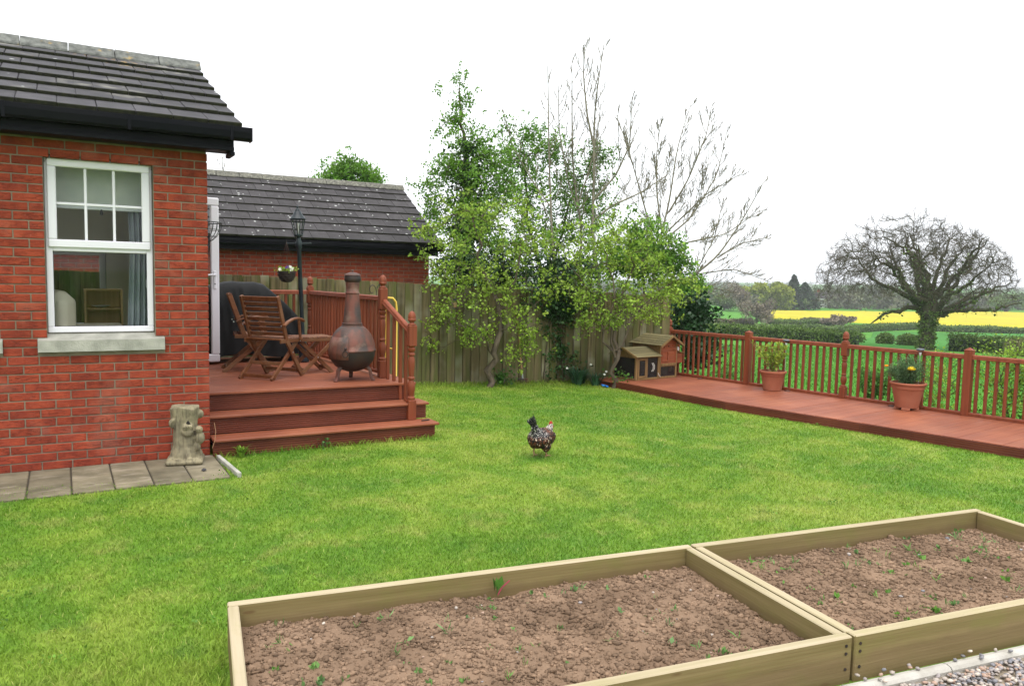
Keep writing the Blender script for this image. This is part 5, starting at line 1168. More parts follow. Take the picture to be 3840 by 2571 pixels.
# ------------------------------------------------------------------ hen
def m_hen():
    m = bpy.data.materials.new('hen_feathers'); m.use_nodes = True; t = m.node_tree; p = t.nodes['Principled BSDF']; tc = nd(t, 'TexCoord').outputs['Object']
    sp = nd(t, 'SeparateXYZ', {0: tc}); n1 = noise(t, tc, 38, 3); n2 = noise(t, tc, 75, 3); vo = nd(t, 'TexVoronoi', {'Vector': stretch(t, tc, (1, 1, .7)), 'Scale': 58.0})
    br = mixc(t, ramp(t, n1, .35, .65), (.045, .016, .01), (.15, .05, .024)); br = mixc(t, ramp(t, vo.outputs['Distance'], .5, .62), br, (.012, .01, .01))
    hi = nd(t, 'SeparateColor', {0: vo.outputs['Color']}).outputs[0]; spot = math_(t, 'MULTIPLY', ramp(t, vo.outputs['Distance'], .36, .26), ramp(t, hi, .62, .66)); br = mixc(t, spot, br, (.55, .47, .38))
    blk = mixc(t, ramp(t, n2, .54, .62), (.01, .01, .012), (.5, .48, .45)); pale = mixc(t, ramp(t, n2, .46, .6), (.04, .032, .028), (.55, .5, .44))
    back = math_(t, 'MULTIPLY', ramp(t, math_(t, 'ADD', sp.outputs[0], math_(t, 'MULTIPLY', n1, .06)), .03, -.03), ramp(t, sp.outputs[2], .185, .225))
    c = mixc(t, back, br, blk); c = mixc(t, math_(t, 'MULTIPLY', ramp(t, math_(t, 'ADD', sp.outputs[0], math_(t, 'MULTIPLY', n1, .05)), .1, .13), ramp(t, sp.outputs[2], .19, .22)), c, pale)
    t.links.new(c, p.inputs['Base Color']); p.inputs['Roughness'].default_value = .6; p.inputs['Specular IOR Level'].default_value = .2
    b = nd(t, 'Bump', {'Height': vo.outputs['Distance'], 'Strength': .6, 'Distance': .006}); t.links.new(b.outputs[0], p.inputs['Normal']); return m
MT['hen'] = m_hen(); MT['comb'] = mat('hen_comb', (.5, .035, .03), (.4, .03, .03), rough=.5); MT['henleg'] = mat('hen_leg', (.42, .24, .13), (.34, .18, .1), rough=.6); MT['hentail'] = mat('hen_tail', (.012, .012, .014), (.35, .34, .33), rough=.5, ns=60, nd_=2, lo=.6, hi=.68, obj=True)
hen = thing('hen', 'speckled brown and black hen walking on the lawn with raised tail', 'hen', (3.99, 6.3, 0), R(24)); m = MB()
for cc, rr, ry in (((0, 0, .185), (.14, .112, .095), -12), ((.06, 0, .175), (.095, .1, .09), 0), ((-.07, 0, .17), (.085, .105, .085), 0), ((.105, 0, .215), (.055, .052, .06), 25), ((.135, 0, .25), (.04, .036, .045), 20), ((.155, 0, .275), (.032, .026, .028), 0), ((-.085, 0, .235), (.06, .06, .065), -35), ((-.115, 0, .285), (.042, .038, .06), -25), ((-.13, 0, .33), (.028, .022, .05), -15), ((-.02, .07, .125), (.06, .042, .06), 0), ((-.02, -.07, .115), (.06, .044, .062), 0), ((.0, .1, .19), (.1, .024, .062), -14), ((.0, -.1, .19), (.1, .024, .062), -14)):
    ellipsoid(m, cc, rr, Matrix.Rotation(R(ry), 4, 'Y'), 2)
voxel(m.build('body', MT['hen'], hen), .009)
tl = MB()
for k in range(9):
    s = (k-4)/4; y = s*.03; pts = [(-.105, y*.6, .27), (-.135-.01*abs(s), y*1.2, .33), (-.15-.02*abs(s), y*1.8, .385-.03*abs(s)), (-.14-.03*abs(s), y*2.2, .425-.05*abs(s))]; w = [.014, .018, .016, .004]
    for (p, w0), (q, w1) in zip(list(zip(pts, w))[:-1], list(zip(pts, w))[1:]): tl.add([(p[0]-w0, p[1]-.002, p[2]), (p[0]+w0, p[1]+.002, p[2]), (q[0]+w1, q[1]+.002, q[2]), (q[0]-w1, q[1]-.002, q[2]), (p[0]-w0, p[1]+.003, p[2]), (p[0]+w0, p[1]+.006, p[2]), (q[0]+w1, q[1]+.006, q[2]), (q[0]-w1, q[1]+.003, q[2])], [[0, 1, 2, 3], [7, 6, 5, 4], [0, 3, 7, 4], [1, 5, 6, 2]])
tl.build('tail', MT['hentail'], hen).scale = (1, .8, 1)
cb = MB(); pts = [(.118, .322), (.115, .345), (.125, .338), (.13, .354), (.14, .343), (.148, .355), (.156, .34), (.166, .342), (.168, .32), (.145, .318)]; k = len(pts)
pts = [(x+.015, z-.03) for x, z in pts]; cb.add([(x, -.004, z) for x, z in pts]+[(x, .004, z) for x, z in pts], [list(range(k)), [k+i for i in range(k)][::-1]]+[[i, k+i, k+(i+1) % k, (i+1) % k] for i in range(k)]); fixn(cb.build('comb', MT['comb'], hen))
wt = MB(); 
for y in (-.01, .01): ellipsoid(wt, (.173, y, .245), (.008, .005, .017), None, 2); ellipsoid(wt, (.165, y*2.2, .273), (.012, .004, .011), None, 2)
wt.build('wattles', MT['comb'], hen, True); MB().tube([(.175, 0, .272), (.191, 0, .27), (.205, 0, .263)], [.009, .006, .001], 8).build('beak', MT['henleg'], hen, True)
for s in (-1, 1): q = MB(); ellipsoid(q, (.164, s*.0255, .28), (.005, .003, .005), None, 1); q.build('eye', MT['iron_dark'], hen, True)
for y, x0, lift in ((.055, -.035, 0), (-.05, .02, 0)):
    lg = MB(); lg.tube([(x0+.01, y, .11), (x0-.015, y, .055), (x0, y, .012)], [.011, .007, .007], 7)
    for a in (-28, 0, 28, 180): L = .052 if a != 180 else .022; lg.tube([(x0, y, .012), (x0+L*.5*math.cos(R(a)), y+L*.5*math.sin(R(a)), .012), (x0+L*math.cos(R(a)), y+L*math.sin(R(a)), .004)], [.006, .0055, .002], 6)
    lg.build('leg', MT['henleg'], hen, True)

# ------------------------------------------------------------------ rake, feeder, daffodils, ivy
t = thing('garden_rake', 'long-handled garden rake leaning against the fence behind the left tree', 'rake', (6.5, 10.84, 0))
MB().tube([(-.12, .1, 1.25), (-.03, .01, .14)], .013, 8).build('handle', MT['handle_wood'], t, True); MB().tube([(-.03, .01, .16), (-.025, .005, .08)], .016, 8).build('ferrule', MT['steel'], t)
MB().beam((-.1, .03, .075), (.06, -.03, .075), .03, .022).build('head', MT['rust'], t); tn_ = MB()
for k in range(8): f = k/7; p = (-.098+.155*f, .03-.058*f); tn_.tube([(p[0], p[1], .07), (p[0]-.012, p[1]-.03, .01)], .004, 5)
tn_.build('tines', MT['rust'], t)
t = thing('bird_feeder', 'small tubular bird feeder hanging in the left tree', 'bird feeder', (5.25, 10.87, 1.22))
MB().lathe([(.028, .01), (.028, .13)], 14, cap=False).build('tube', MT['glass'], t, True); MB().lathe([(.05, 0), (.05, .008), (.02, .012)], 14).build('tray', MT['lamp_metal'], t); MB().lathe([(.034, .13), (.03, .15), (0, .155)], 14).build('lid', MT['lamp_metal'], t); MB().lathe([(.024, .015), (.024, .1)], 12).build('seed', MT['hose'], t); MB().tube([(0, 0, .15), (0, 0, .55)], .002, 5).build('hanger', MT['steel'], t)
rg = np.random.default_rng(31)
def strap_clump(name, label, cx, cy, n, h, spread, mname, cat='plant', flowers=0):
    t = thing(name, label, cat, (cx, cy, 0)); PT = []; 
    for k in range(n):
        a = rg.uniform(0, 6.28); r = rg.uniform(0, 1)*spread*.5; H = h*rg.uniform(.6, 1.1); u = np.linspace(0, 1, 6)[:, None]; d = np.array([math.cos(a), math.sin(a), 0]); dr = rg.uniform(.15, 1)*spread
        PT.append(d*r*.6+d*dr*u**1.7+np.array([0, 0, 1])*H*(u*1.25-.45*u**2.5))
    P = np.array(PT); side = np.cross(np.gradient(P, axis=1), [0, 0, 1]); side = unit(side)*(.009*np.array([1, 1, .95, .8, .5, .08]))[None, :, None]
    V = np.stack([P-side, P+side], 2).reshape(-1, 3); b = (np.arange(n)*12)[:, None, None]; q = np.array([[2*i, 2*i+1, 2*i+3, 2*i+2] for i in range(5)])[None]; obj('leaves', mesh_np('leaves', V, (b+q).reshape(-1, 4), np.repeat(rg.random(n), 12)), MT[mname], t)
    for k in range(flowers):
        a = rg.uniform(0, 6.28); c = (math.cos(a)*spread*.6, math.sin(a)*spread*.6-.05, h*rg.uniform(.7, 1)); MB().tube([(c[0]*.4, c[1]*.4, 0), (c[0]*.8, c[1]*.8, c[2]*.7), c], .004, 5).build('stem', MT[mname], t); pansy(t, c, MT['fl_white'], .017)
    return t
strap_clump('daffodil_clump', 'big clump of daffodil leaves with few pale flowers below the ivy', 7.28, 10.42, 170, .33, .36, 'leaf_daff', flowers=2)
strap_clump('daffodil_clump', 'smaller daffodil clump between the ivy and the small tree', 7.5, 10.25, 80, .24, .26, 'leaf_daff', flowers=2)
strap_clump('grass_tuft', 'tall grass tuft growing against the fence right of the left tree trunk', 6.05, 10.82, 70, .26, .16, 'leaf_mid')
strap_clump('grass_tuft', 'bright grass tuft at the corner of the bottom step', 1.42, 7.47, 60, .12, .1, 'leaf_light')
for cx, cy, lb in ((6.1, 10.75, 'low leafy weed at the foot of the left tree trunk'), (7.72, 9.9, 'low leafy weed at the foot of the right tree trunk'), (2.2, 7.5, 'small dark weed at the foot of the bottom step')):
    t = thing('leafy_weed', lb, 'plant', (cx, cy, 0)); k = 90 if cx > 3 else 25; sc = 1 if cx > 3 else .4; C = rg.normal(size=(k, 3))*np.array([.1, .1, .09])*sc+np.array([0, 0, .14*sc]); C[:, 2] = np.abs(C[:, 2]); V, F, tn = leafq(C, np.full(k, .05*(.6 if sc < 1 else 1)), rg, .6); obj('leaves', mesh_np('leaves', V, F, tn), MT['leaf_mid'], t)
    pts = np.stack([np.zeros((12, 3)), C[:12]*.6, C[:12]], 1); V, F = tubes(pts, np.full((12, 3), .002), 4); obj('stems', mesh_np('stems', V, F), MT['bark'], t)
# ivy on the fence
t = thing('ivy', 'dark glossy ivy climbing over the fence between the two small trees', 'ivy', (7.05, 10.75, 0)); TG = []
FU = np.array([1, -.257, 0])/math.hypot(1, .257); FN = np.array([-.257, -1, 0])/math.hypot(1, .257)
f0 = np.array([7.15, fence_y(7.15), 0])
for k in range(330):
    z = rg.uniform(.05, 1.8) if rg.random() < .35 else rg.uniform(1.1, 1.85); wd = np.interp(z, [0, .6, 1.2, 1.5, 1.8], [.42, .2, .33, .62, .55]); TG.append(f0+FU*(rg.normal()*wd*.55-.05*z)+FN*rg.uniform(.02, .07+.14*max(0, z-1.2))+np.array([0, 0, z]))
TG = np.array(TG)-np.array([7.05, 10.75, 0]); b0 = f0+FN*.04-np.array([7.05, 10.75, 0])
pos, rd, chs, n0 = grow([[b0+FU*.05, b0+[0, 0, .7], b0-FU*.05+[0, 0, 1.5]], [b0+FU*.25, b0+FU*.2+[0, 0, .9], b0+FU*.3+[0, 0, 1.5]], [b0-FU*.3, b0-FU*.25+[0, 0, .6], b0-FU*.2+[0, 0, 1.4]]], TG, .12, rg, .0025, .3)
V, F = branch_mesh(pos, rd, chs, n0, .012); obj('stems', mesh_np('stems', V, F), MT['bark'], t)
C = np.repeat(TG, 7, 0)+rg.normal(size=(len(TG)*7, 3))*.05; C -= FN*np.minimum(0, ((C-b0)@FN)-0.0)[:, None]*1.0; V, F, tn = leafq(C, np.full(len(C), .055), rg, -.2, .45, FN*1.0); obj('leaves', mesh_np('leaves', V, F, tn), MT['leaf_ivy'], t)
# ------------------------------------------------------------------ trees
def tree(name, label, base, trunks, E, n_per, leaves, lsize, lm, bm, seed, seg=.16, r_tip=.0035, expo=.42, spread=.05, up=.3, asp=.42, wig=.12, group=None, cat='tree', rmax=1e9, extra_t=None, fwd=.35, lfrac=1.0, trad=None, clump=0):
    rg = np.random.default_rng(seed); base = np.array(base, float); t = thing(name, label, cat, tuple(base), 0, group)
    T = in_ells(E, n_per, rg)
    if extra_t is not None: T = np.concatenate([T, extra_t])
    pos, rd, chs, n0 = grow([[np.array(p) for p in pl] for pl in trunks], T, seg, rg, r_tip, expo, fwd=fwd, wig=wig)
    pos = pos-base; V, F = branch_mesh(pos, rd, chs, n0, rmax, trad=trad); obj('trunk', mesh_np('trunk', V, F, smooth=True), MT[bm], t)
    if leaves:
        L = []
        for ch in chs[len(trunks):]:
            p = pos[ch]; k = len(p); m = leaves
            i = rg.integers(max(0, k-1-max(2, int(k*.75))), k, m)
            if clump: q = p[rg.integers(max(0, k-1-max(2, int(k*.8))), k, max(1, m//clump))]+rg.normal(size=(max(1, m//clump), 3))*spread; L.append(q[rg.integers(0, len(q), m)]+rg.normal(size=(m, 3))*spread*.4)
            else: L.append(p[i]+rg.normal(size=(m, 3))*spread)
        C = np.concatenate(L)
        if lfrac < 1: C = C[rg.random(len(C)) < lfrac]
        V, F, tn = leafq(C, np.full(len(C), lsize), rg, up, asp); obj('crown', mesh_np('crown', V, F, tn), MT[lm], t)
    return t
DARK = [(6.67,13.87,5.20,0.38,0.34),(6.62,13.85,4.74,0.29,0.21),(6.75,13.72,4.16,0.59,0.46),(6.45,13.85,3.73,0.42,0.25),(6.88,13.58,3.49,0.67,0.59),(6.65,13.64,2.73,0.59,0.50),(7.08,13.40,2.83,0.59,0.67),(6.29,13.87,2.98,0.25,0.34),(7.4,13.3,3.45,.5,.6),(7.2,13.4,4.0,.42,.35),(6.25,13.95,3.4,.35,.35)]
MID = [(8.56,14.48,4.80,0.55,0.32),(8.38,14.52,4.15,0.65,0.55),(9.03,14.17,4.44,0.55,0.46),(8.68,14.27,3.42,0.83,0.65),(9.41,13.88,3.72,0.65,0.74),(9.90,13.65,4.28,0.42,0.37),(9.96,13.53,3.36,0.46,0.55),(9.23,13.89,2.70,1.02,0.55),(8.34,14.37,2.40,0.74,0.55)]
BUSHR = [(9.69,11.85,2.39,0.59,0.50),(10.12,11.57,2.07,0.42,0.42),(9.32,12.03,2.05,0.67,0.42),(10.47,11.33,1.66,0.34,0.25),(9.9,11.6,1.2,.7,.5)]
BUSHL = [(6.18,12.67,1.89,0.47,0.31),(6.86,12.27,1.82,0.78,0.31),(7.75,11.76,1.85,0.63,0.31),(6.6,12.4,1.2,.7,.5),(7.6,12.0,1.2,.7,.5)]
FRONTL = [(5.05,11.12,1.75,.34,.3),(6.35,10.3,.75,.22,.16),(4.95,11.2,.75,.16,.2),(6.55,10.35,1.5,.22,.3),(5.59,11.01,2.69,0.61,0.34),(6.18,10.67,2.77,0.48,0.34),(5.22,11.17,2.20,0.41,0.34),(5.81,10.82,2.08,0.82,0.48),(6.40,10.48,2.16,0.41,0.48),(5.44,10.88,1.53,0.48,0.41),(5.97,10.56,1.40,0.5,0.34),(5.14,10.95,1.11,0.22,0.34),(6.20,10.45,1.00,0.3,0.27),(5.49,10.75,0.85,0.3,0.27),(4.87,11.40,2.46,0.17,0.14),(6.19,10.35,0.53,0.3,0.17)]
FRONTR = [(7.17,10.28,2.25,0.56,0.42),(7.71,9.98,2.41,0.62,0.49),(8.19,9.67,2.00,0.49,0.49),(7.22,10.09,1.63,0.6,0.42),(7.82,9.84,1.58,0.69,0.42),(8.42,9.49,1.53,0.42,0.28),(7.56,9.94,1.12,0.45,0.2),(7.14,10.05,1.15,0.28,0.28),(8.04,9.5,1.2,0.35,0.15)]
FLT = [(5.75, 10.66, -.05), (5.82, 10.66, 0.52), (5.96, 10.61, 0.86), (5.94, 10.66, 1.27), (5.74, 10.82, 1.67), (5.66, 10.91, 2.21), (5.59, 11.0, 2.69)]
FLT2 = [(5.94, 10.64, 1.2), (6.08, 10.51, 1.68), (6.18, 10.5, 2.22)]
FLT3 = [(5.95, 10.62, .9), (6.1, 10.45, 1.02), (6.3, 10.4, .95)]
FRT = [(7.57, 9.88, -.05), (7.6, 9.87, 0.5), (7.65, 9.88, 1.02), (7.76, 9.88, 1.58), (7.83, 9.89, 2.13)]
FRT2 = [(7.59, 9.87, 0.5), (7.38, 9.91, 0.89), (7.21, 10.06, 1.36), (7.04, 10.2, 1.91)]
FRT3 = [(7.6, 9.87, 0.6), (7.8, 9.7, 1.17), (8.11, 9.56, 1.59), (8.41, 9.4, 1.74)]
FRT4 = [(7.59, 9.87, 0.42), (7.45, 9.8, .95), (7.5, 9.8, 1.5), (7.4, 9.9, 2.1)]
tree('small_tree', 'small leaning tree with sparse pale green leaves in front of the left fence', (5.75, 10.66, 0), [FLT, FLT2, FLT3], FRONTL, [24, 12, 12, 16, 50, 40, 38, 72, 42, 52, 48, 28, 28, 24, 12, 16], 15, .045, 'leaf_light', 'bark', 41, r_tip=.0032, expo=.43, spread=.06, wig=.22, clump=5, trad=[(.062, .01), (.03, .008), (.014, .005)])
tree('small_tree', 'small multi-stemmed tree with fresh leaves beside the hen house', (7.57, 9.88, 0), [FRT, FRT2, FRT3, FRT4], FRONTR, [62, 78, 70, 62, 74, 48, 32, 24, 24], 15, .043, 'leaf_light', 'bark', 42, r_tip=.0031, expo=.42, spread=.06, wig=.22, clump=5, trad=[(.04, .01), (.02, .008), (.02, .008), (.02, .008)])
tree('hawthorn_tree', 'dark ivy-clad hawthorn tree with a tall top spray behind the fence', (6.85, 13.6, -.1), [[(6.85, 13.6, -.1), (6.82, 13.6, 1.5), (6.8, 13.65, 3.0), (6.78, 13.7, 4.0), (6.68, 13.8, 5.3)]], DARK, [22, 14, 70, 36, 90, 80, 86, 24, 54, 30, 24], 28, .048, 'leaf_haw', 'bark', 43, r_tip=.0035, expo=.42, spread=.085, clump=7, trad=[(.14, .012)])
rg = np.random.default_rng(77); C = np.array([6.83, 13.6, 2.6])+rg.normal(size=(2600, 3))*[.16, .16, .0]+rg.uniform(-1, 1, (2600, 1))**3*[0, 0, 1.7]; V, F, tn = leafq(C-np.array([6.85, 13.6, -.1]), np.full(len(C), .08), rg, -.1, .45)
obj('ivy_foliage', mesh_np('ivy_foliage', V, F, tn), MT['leaf_dark'], [o for o in bpy.data.objects if o.name.startswith('hawthorn_tree')][0])
tree('hawthorn_tree', 'broad green hawthorn tree behind the bare ash stems', (9.0, 14.1, -.3), [[(9.0, 14.1, -.3), (9.0, 14.1, 1.8), (8.9, 14.15, 3.2)], [(9.0, 14.1, 1.6), (9.3, 13.95, 3.0), (9.5, 13.9, 3.8)], [(9.0, 14.1, 1.4), (8.6, 14.3, 2.8), (8.5, 14.4, 4.4)]], MID, [40, 80, 64, 120, 90, 40, 50, 130, 90], 24, .048, 'leaf_haw', 'bark', 44, r_tip=.0035, expo=.42, spread=.09, clump=7)
tree('tall_shrub', 'dense green shrub leaning over the right end of the fence', (9.8, 11.75, -.1), [[(9.8, 11.75, -.1), (9.75, 11.8, 1.2), (9.7, 11.85, 2.2)], [(9.8, 11.75, .2), (10.1, 11.6, 1.4), (10.2, 11.5, 2.0)]], BUSHR, [90, 60, 90, 34, 50], 44, .052, 'leaf_haw', 'bark', 45, spread=.08, clump=6)
tree('tall_shrub', 'dark evergreen shrub behind the fence beside the garage', (6.9, 12.3, -.05), [[(6.9, 12.3, -.05), (6.85, 12.3, 1.5)], [(6.9, 12.3, .1), (6.3, 12.6, 1.6)], [(6.9, 12.3, .1), (7.6, 11.95, 1.7)]], BUSHL, [40, 60, 50, 20, 20], 42, .065, 'leaf_dark', 'bark', 46, spread=.08)
LAUREL = [(9.95, 10.6, 1.05, .42, .42), (10.0, 10.5, .5, .42, .4), (9.7, 10.75, 1.0, .3, .35)]
tree('laurel_bush', 'dark glossy laurel bush behind the far end of the walkway railing', (9.95, 10.6, -.05), [[(9.95, 10.6, -.05), (9.95, 10.6, .8)]], LAUREL, [60, 40, 30], 40, .07, 'leaf_laurel', 'bark', 47, spread=.07)
GT = [(8.41,25.61,5.14,0.73,0.51),(7.90,25.88,4.91,0.51,0.36),(8.97,25.25,4.86,0.44,0.22),(8.4,25.6,4.3,.9,.5)]
tree('garden_tree', 'green tree top showing above the garage ridge', (8.4, 25.6, -.6), [[(8.4, 25.6, -.6), (8.4, 25.6, 2.5), (8.4, 25.6, 4.6)]], GT, [70, 44, 34, 30], 34, .085, 'leaf_haw', 'bark', 48, spread=.13, seg=.25, clump=6)
# bare ash stems
def twigs(stem, rg, out, lev, n, L, t0=.25, r=.006):
    stem = np.array(stem, float); c = np.r_[0, np.cumsum(np.linalg.norm(np.diff(stem, axis=0), axis=1))]
    for k in range(n):
        f = t0+(1-t0)*(k+rg.random())/n; s = f*c[-1]; p = np.array([np.interp(s, c, stem[:, q]) for q in range(3)]); i = min(np.searchsorted(c, s), len(stem)-1); i = max(i, 1); tn = unit(stem[i]-stem[i-1])
        rad = rg.normal(size=3); rad -= tn*(rad@tn); rad = unit(rad); ll = L*rg.uniform(.5, 1.1)*(1.15-.95*f); d = unit(tn*.75+rad*.75+np.array([0, 0, .15])); u = np.linspace(0, 1, 7)[:, None]
        P = p+d*ll*u+(unit(tn+np.array([0, 0, .9]))-d*.6)*ll*.38*u**2+rg.normal(size=(7, 3))*.008*ll*u; out.append((P, np.linspace(r, r*.5, 7)))
        if lev > 1: twigs(P, rg, out, lev-1, max(4, int(n*.6)), ll*.5, .3, r*.75)
def bare(name, label, trunks, seed, n=9, L=1.5, r0=.05, lev=2, bm='bark_ash', r=.0074, t0=.3):
    rg = np.random.default_rng(seed); x, y = trunks[0][0][:2]; base = np.array([x, y, tz(x, y)-.06]); out = []; T = [[tuple(base)]+list(trunks[0])]+list(trunks[1:])
    for q, pl in enumerate(T):
        pl = np.array(pl, float); c = np.r_[0, np.cumsum(np.linalg.norm(np.diff(pl, axis=0), axis=1))]; m = 26; tt = np.linspace(0, c[-1], m); P = np.stack([np.interp(tt, c, pl[:, k]) for k in range(3)], 1)
        for _ in range(3): P[1:-1] = (P[:-2]+2*P[1:-1]+P[2:])/4
        ra = r0 if q == 0 else r0*.5; out.append((P, np.linspace(ra, .0065, m))); twigs(P, rg, out, lev, n if q == 0 else max(4, int(n*.75)), L if q == 0 else L*.75, t0 if q == 0 else .2, r)
    t = thing(name, label, 'tree', tuple(base)); g = {}
    for P, rr in out: g.setdefault((len(P), 6 if rr[0] > .02 else 4), []).append((P-base, rr))
    big = [tubes(np.array([a for a, _ in v]), np.array([b for _, b in v]), k[1]) for k, v in g.items() if k[1] == 6]; sm = [tubes(np.array([a for a, _ in v]), np.array([b for _, b in v]), k[1]) for k, v in g.items() if k[1] == 4]
    V, F = join_np(big); obj('trunk', mesh_np('trunk', V, F, smooth=True), MT[bm], t); V, F = join_np(sm); tag(obj('twigs', mesh_np('twigs', V, F, smooth=True), MT[bm], t), kind='stuff')
bare('ash_tree', 'leftmost bare slender ash stem with one arching side branch', [[(8.63, 12.89, 0.83), (8.53, 13.02, 1.6), (8.45, 13.14, 2.38), (8.46, 13.23, 3.24), (8.44, 13.3, 3.93), (8.45, 13.36, 4.62), (8.45, 13.46, 5.9)], [(8.46, 13.2, 3.1), (8.23, 13.63, 3.69), (7.91, 13.89, 4.38), (7.77, 14.03, 5.08)]], 51, 12, .9, .036, t0=.45)
bare('ash_tree', 'middle bare ash stem forking twice above the hawthorn', [[(9.21, 13.17, 1.16), (9.2, 13.26, 2.05), (9.3, 13.27, 2.77), (9.19, 13.38, 3.21), (9.13, 13.49, 4.01), (9.14, 13.56, 4.72), (9.17, 13.68, 6.24)], [(9.19, 13.38, 3.21), (9.4, 13.32, 3.84), (9.57, 13.29, 4.56), (9.67, 13.31, 5.36)], [(9.2, 13.36, 3.1), (9.0, 13.45, 3.7), (8.85, 13.6, 4.7), (8.8, 13.6, 5.6)]], 52, 18, 1.2, .04, t0=.4)
bare('ash_tree', 'tallest bare ash stem reaching the top of the picture', [[(9.43, 12.81, 1.18), (9.44, 12.86, 1.7), (9.31, 13.02, 2.58), (9.38, 13.06, 3.46), (9.4, 13.15, 4.43), (9.43, 13.2, 5.23), (9.62, 13.21, 6.45)], [(9.36, 13.05, 3.3), (9.78, 12.86, 3.83), (10.03, 12.78, 4.45), (10.09, 12.84, 5.42)], [(9.4, 13.15, 4.4), (9.25, 13.2, 5.0), (9.2, 13.3, 5.8), (9.22, 13.3, 6.4)], [(9.36, 13.03, 2.9), (9.7, 12.9, 3.2), (10.3, 12.7, 3.5), (10.9, 12.6, 3.9)]], 53, 20, 1.3, .048, t0=.4)
bare('bare_tree', 'bare grey tree fanning upward at the right end of the fence', [[(11.12, 13.22, 1.16), (11.23, 13.27, 2.3), (11.5, 13.22, 3.35), (11.69, 13.23, 4.68), (11.96, 13.16, 5.54)], [(11.24, 13.27, 2.35), (11.6, 13.3, 2.7), (12.04, 13.11, 3.09), (12.57, 12.9, 4.06), (12.8, 12.87, 5.12)], [(11.24, 13.28, 2.4), (10.97, 13.55, 3.62), (10.78, 13.74, 4.47), (10.6, 14.01, 5.3)], [(11.3, 13.25, 2.6), (11.76, 13.4, 2.9), (12.54, 13.12, 3.7), (13.22, 12.76, 4.15)], [(11.35, 13.25, 2.8), (11.3, 13.4, 3.6), (11.25, 13.4, 4.5), (11.35, 13.4, 5.2)], [(11.5, 13.22, 3.2), (11.9, 13.1, 3.9), (12.3, 13.0, 4.9), (12.4, 13, 5.5)], [(11.23, 13.27, 2.2), (11.8, 13.0, 2.55), (12.6, 12.6, 2.75), (13.3, 12.3, 3.3)]], 54, 20, 1.45, .044, lev=3, t0=.2, r=.0085)
bare('bare_tree', 'low bare tree with a bough leaning out over the railing', [[(10.95, 12.2, 1.3), (11.1, 12.14, 1.74), (11.65, 11.86, 2.2), (12.14, 11.66, 3.02), (12.5, 11.52, 3.74)], [(11.2, 12.08, 1.85), (11.96, 11.66, 1.99), (12.57, 11.28, 1.74)], [(11.1, 12.14, 1.7), (11.3, 12.0, 1.6), (11.9, 11.7, 1.55)], [(11.65, 11.86, 2.2), (12.0, 11.6, 2.5), (12.6, 11.4, 2.65)], [(11.1, 12.1, 1.6), (11.5, 11.8, 2.6), (11.6, 11.7, 3.4)]], 55, 15, 1.05, .038, lev=3, t0=.2, r=.0085)
bare('bare_tree', 'faint bare twigs of a far tree above the house side of the garage', [[(3.55, 20.5, 1.0), (3.55, 20.5, 3.2), (3.5, 20.5, 4.5)]], 56, 12, 1.6, .06, 2, t0=.5)
# shrubs beyond the walkway railing
def shrub(name, label, c, h, r, nt_, lv, lm, seed, ls=.045):
    z0 = tz(c[0], c[1])-.06; E = [(c[0], c[1], z0+h*.7, r, h*.35), (c[0], c[1], z0+h*.35, r*.7, h*.3)]
    return tree(name, label, (c[0], c[1], z0), [[(c[0], c[1], z0), (c[0]+.03, c[1], z0+h*.35)], [(c[0]+.03, c[1]+.02, z0), (c[0]+r*.5, c[1]-.1, z0+h*.5)], [(c[0]-.03, c[1]+.02, z0), (c[0]-r*.5, c[1]+.1, z0+h*.5)]], E, [nt_, nt_//2], lv, ls, lm, 'bark', seed, spread=.04, r_tip=.003, expo=.42, wig=.25, cat='shrub')
shrub('garden_shrub', 'small leafy shrub behind the railing left of the larger pot', (10.45, 7.3), .6, .24, 40, 16, 'leaf_mid', 61)
shrub('garden_shrub', 'sparse pale twiggy shrub behind the railing right of the larger pot', (10.4, 6.35), .85, .4, 80, 9, 'leaf_light', 62, .03)
shrub('garden_shrub', 'tall budding shrub behind the last visible rail post', (10.6, 5.45), 1.1, .42, 110, 14, 'leaf_light', 63, .034)
shrub('garden_shrub', 'leafy shrub behind the railing at the right edge of the view', (10.8, 4.85), 1.0, .42, 90, 16, 'leaf_mid', 64, .04)
shrub('garden_shrub', 'low dark shrub behind the railing beside the hen house', (10.0, 9.7), .45, .35, 30, 10, 'leaf_mid', 65)
for k, (x, y) in enumerate(((9.95, 7.6), (10.05, 6.75), (10.2, 6.0), (10.35, 5.3))):
    C = np.random.default_rng(70+k).normal(size=(160, 3))*[.16, .2, .06]+[0, 0, .1]; C[:, 2] = np.abs(C[:, 2]); V, F, tn = leafq(C, np.full(160, .05), np.random.default_rng(k), .5)
    t = thing('ground_plant', ['low leafy plant just behind the turned rail post', 'low leafy plant behind the railing behind the larger pot', 'low leafy plant behind the railing between the larger pot and the last post', 'low leafy plant behind the last rail post'][k], 'plant', (x, y, tz(x, y)-.06)); obj('leaves', mesh_np('leaves', V, F, tn), MT['leaf_mid' if k != 2 else 'leaf_light'], t)
    pts = np.stack([np.zeros((10, 3)), C[:10]*.6, C[:10]], 1); V, F = tubes(pts, np.full((10, 3), .003), 4); obj('stems', mesh_np('stems', V, F), MT['bark'], t)

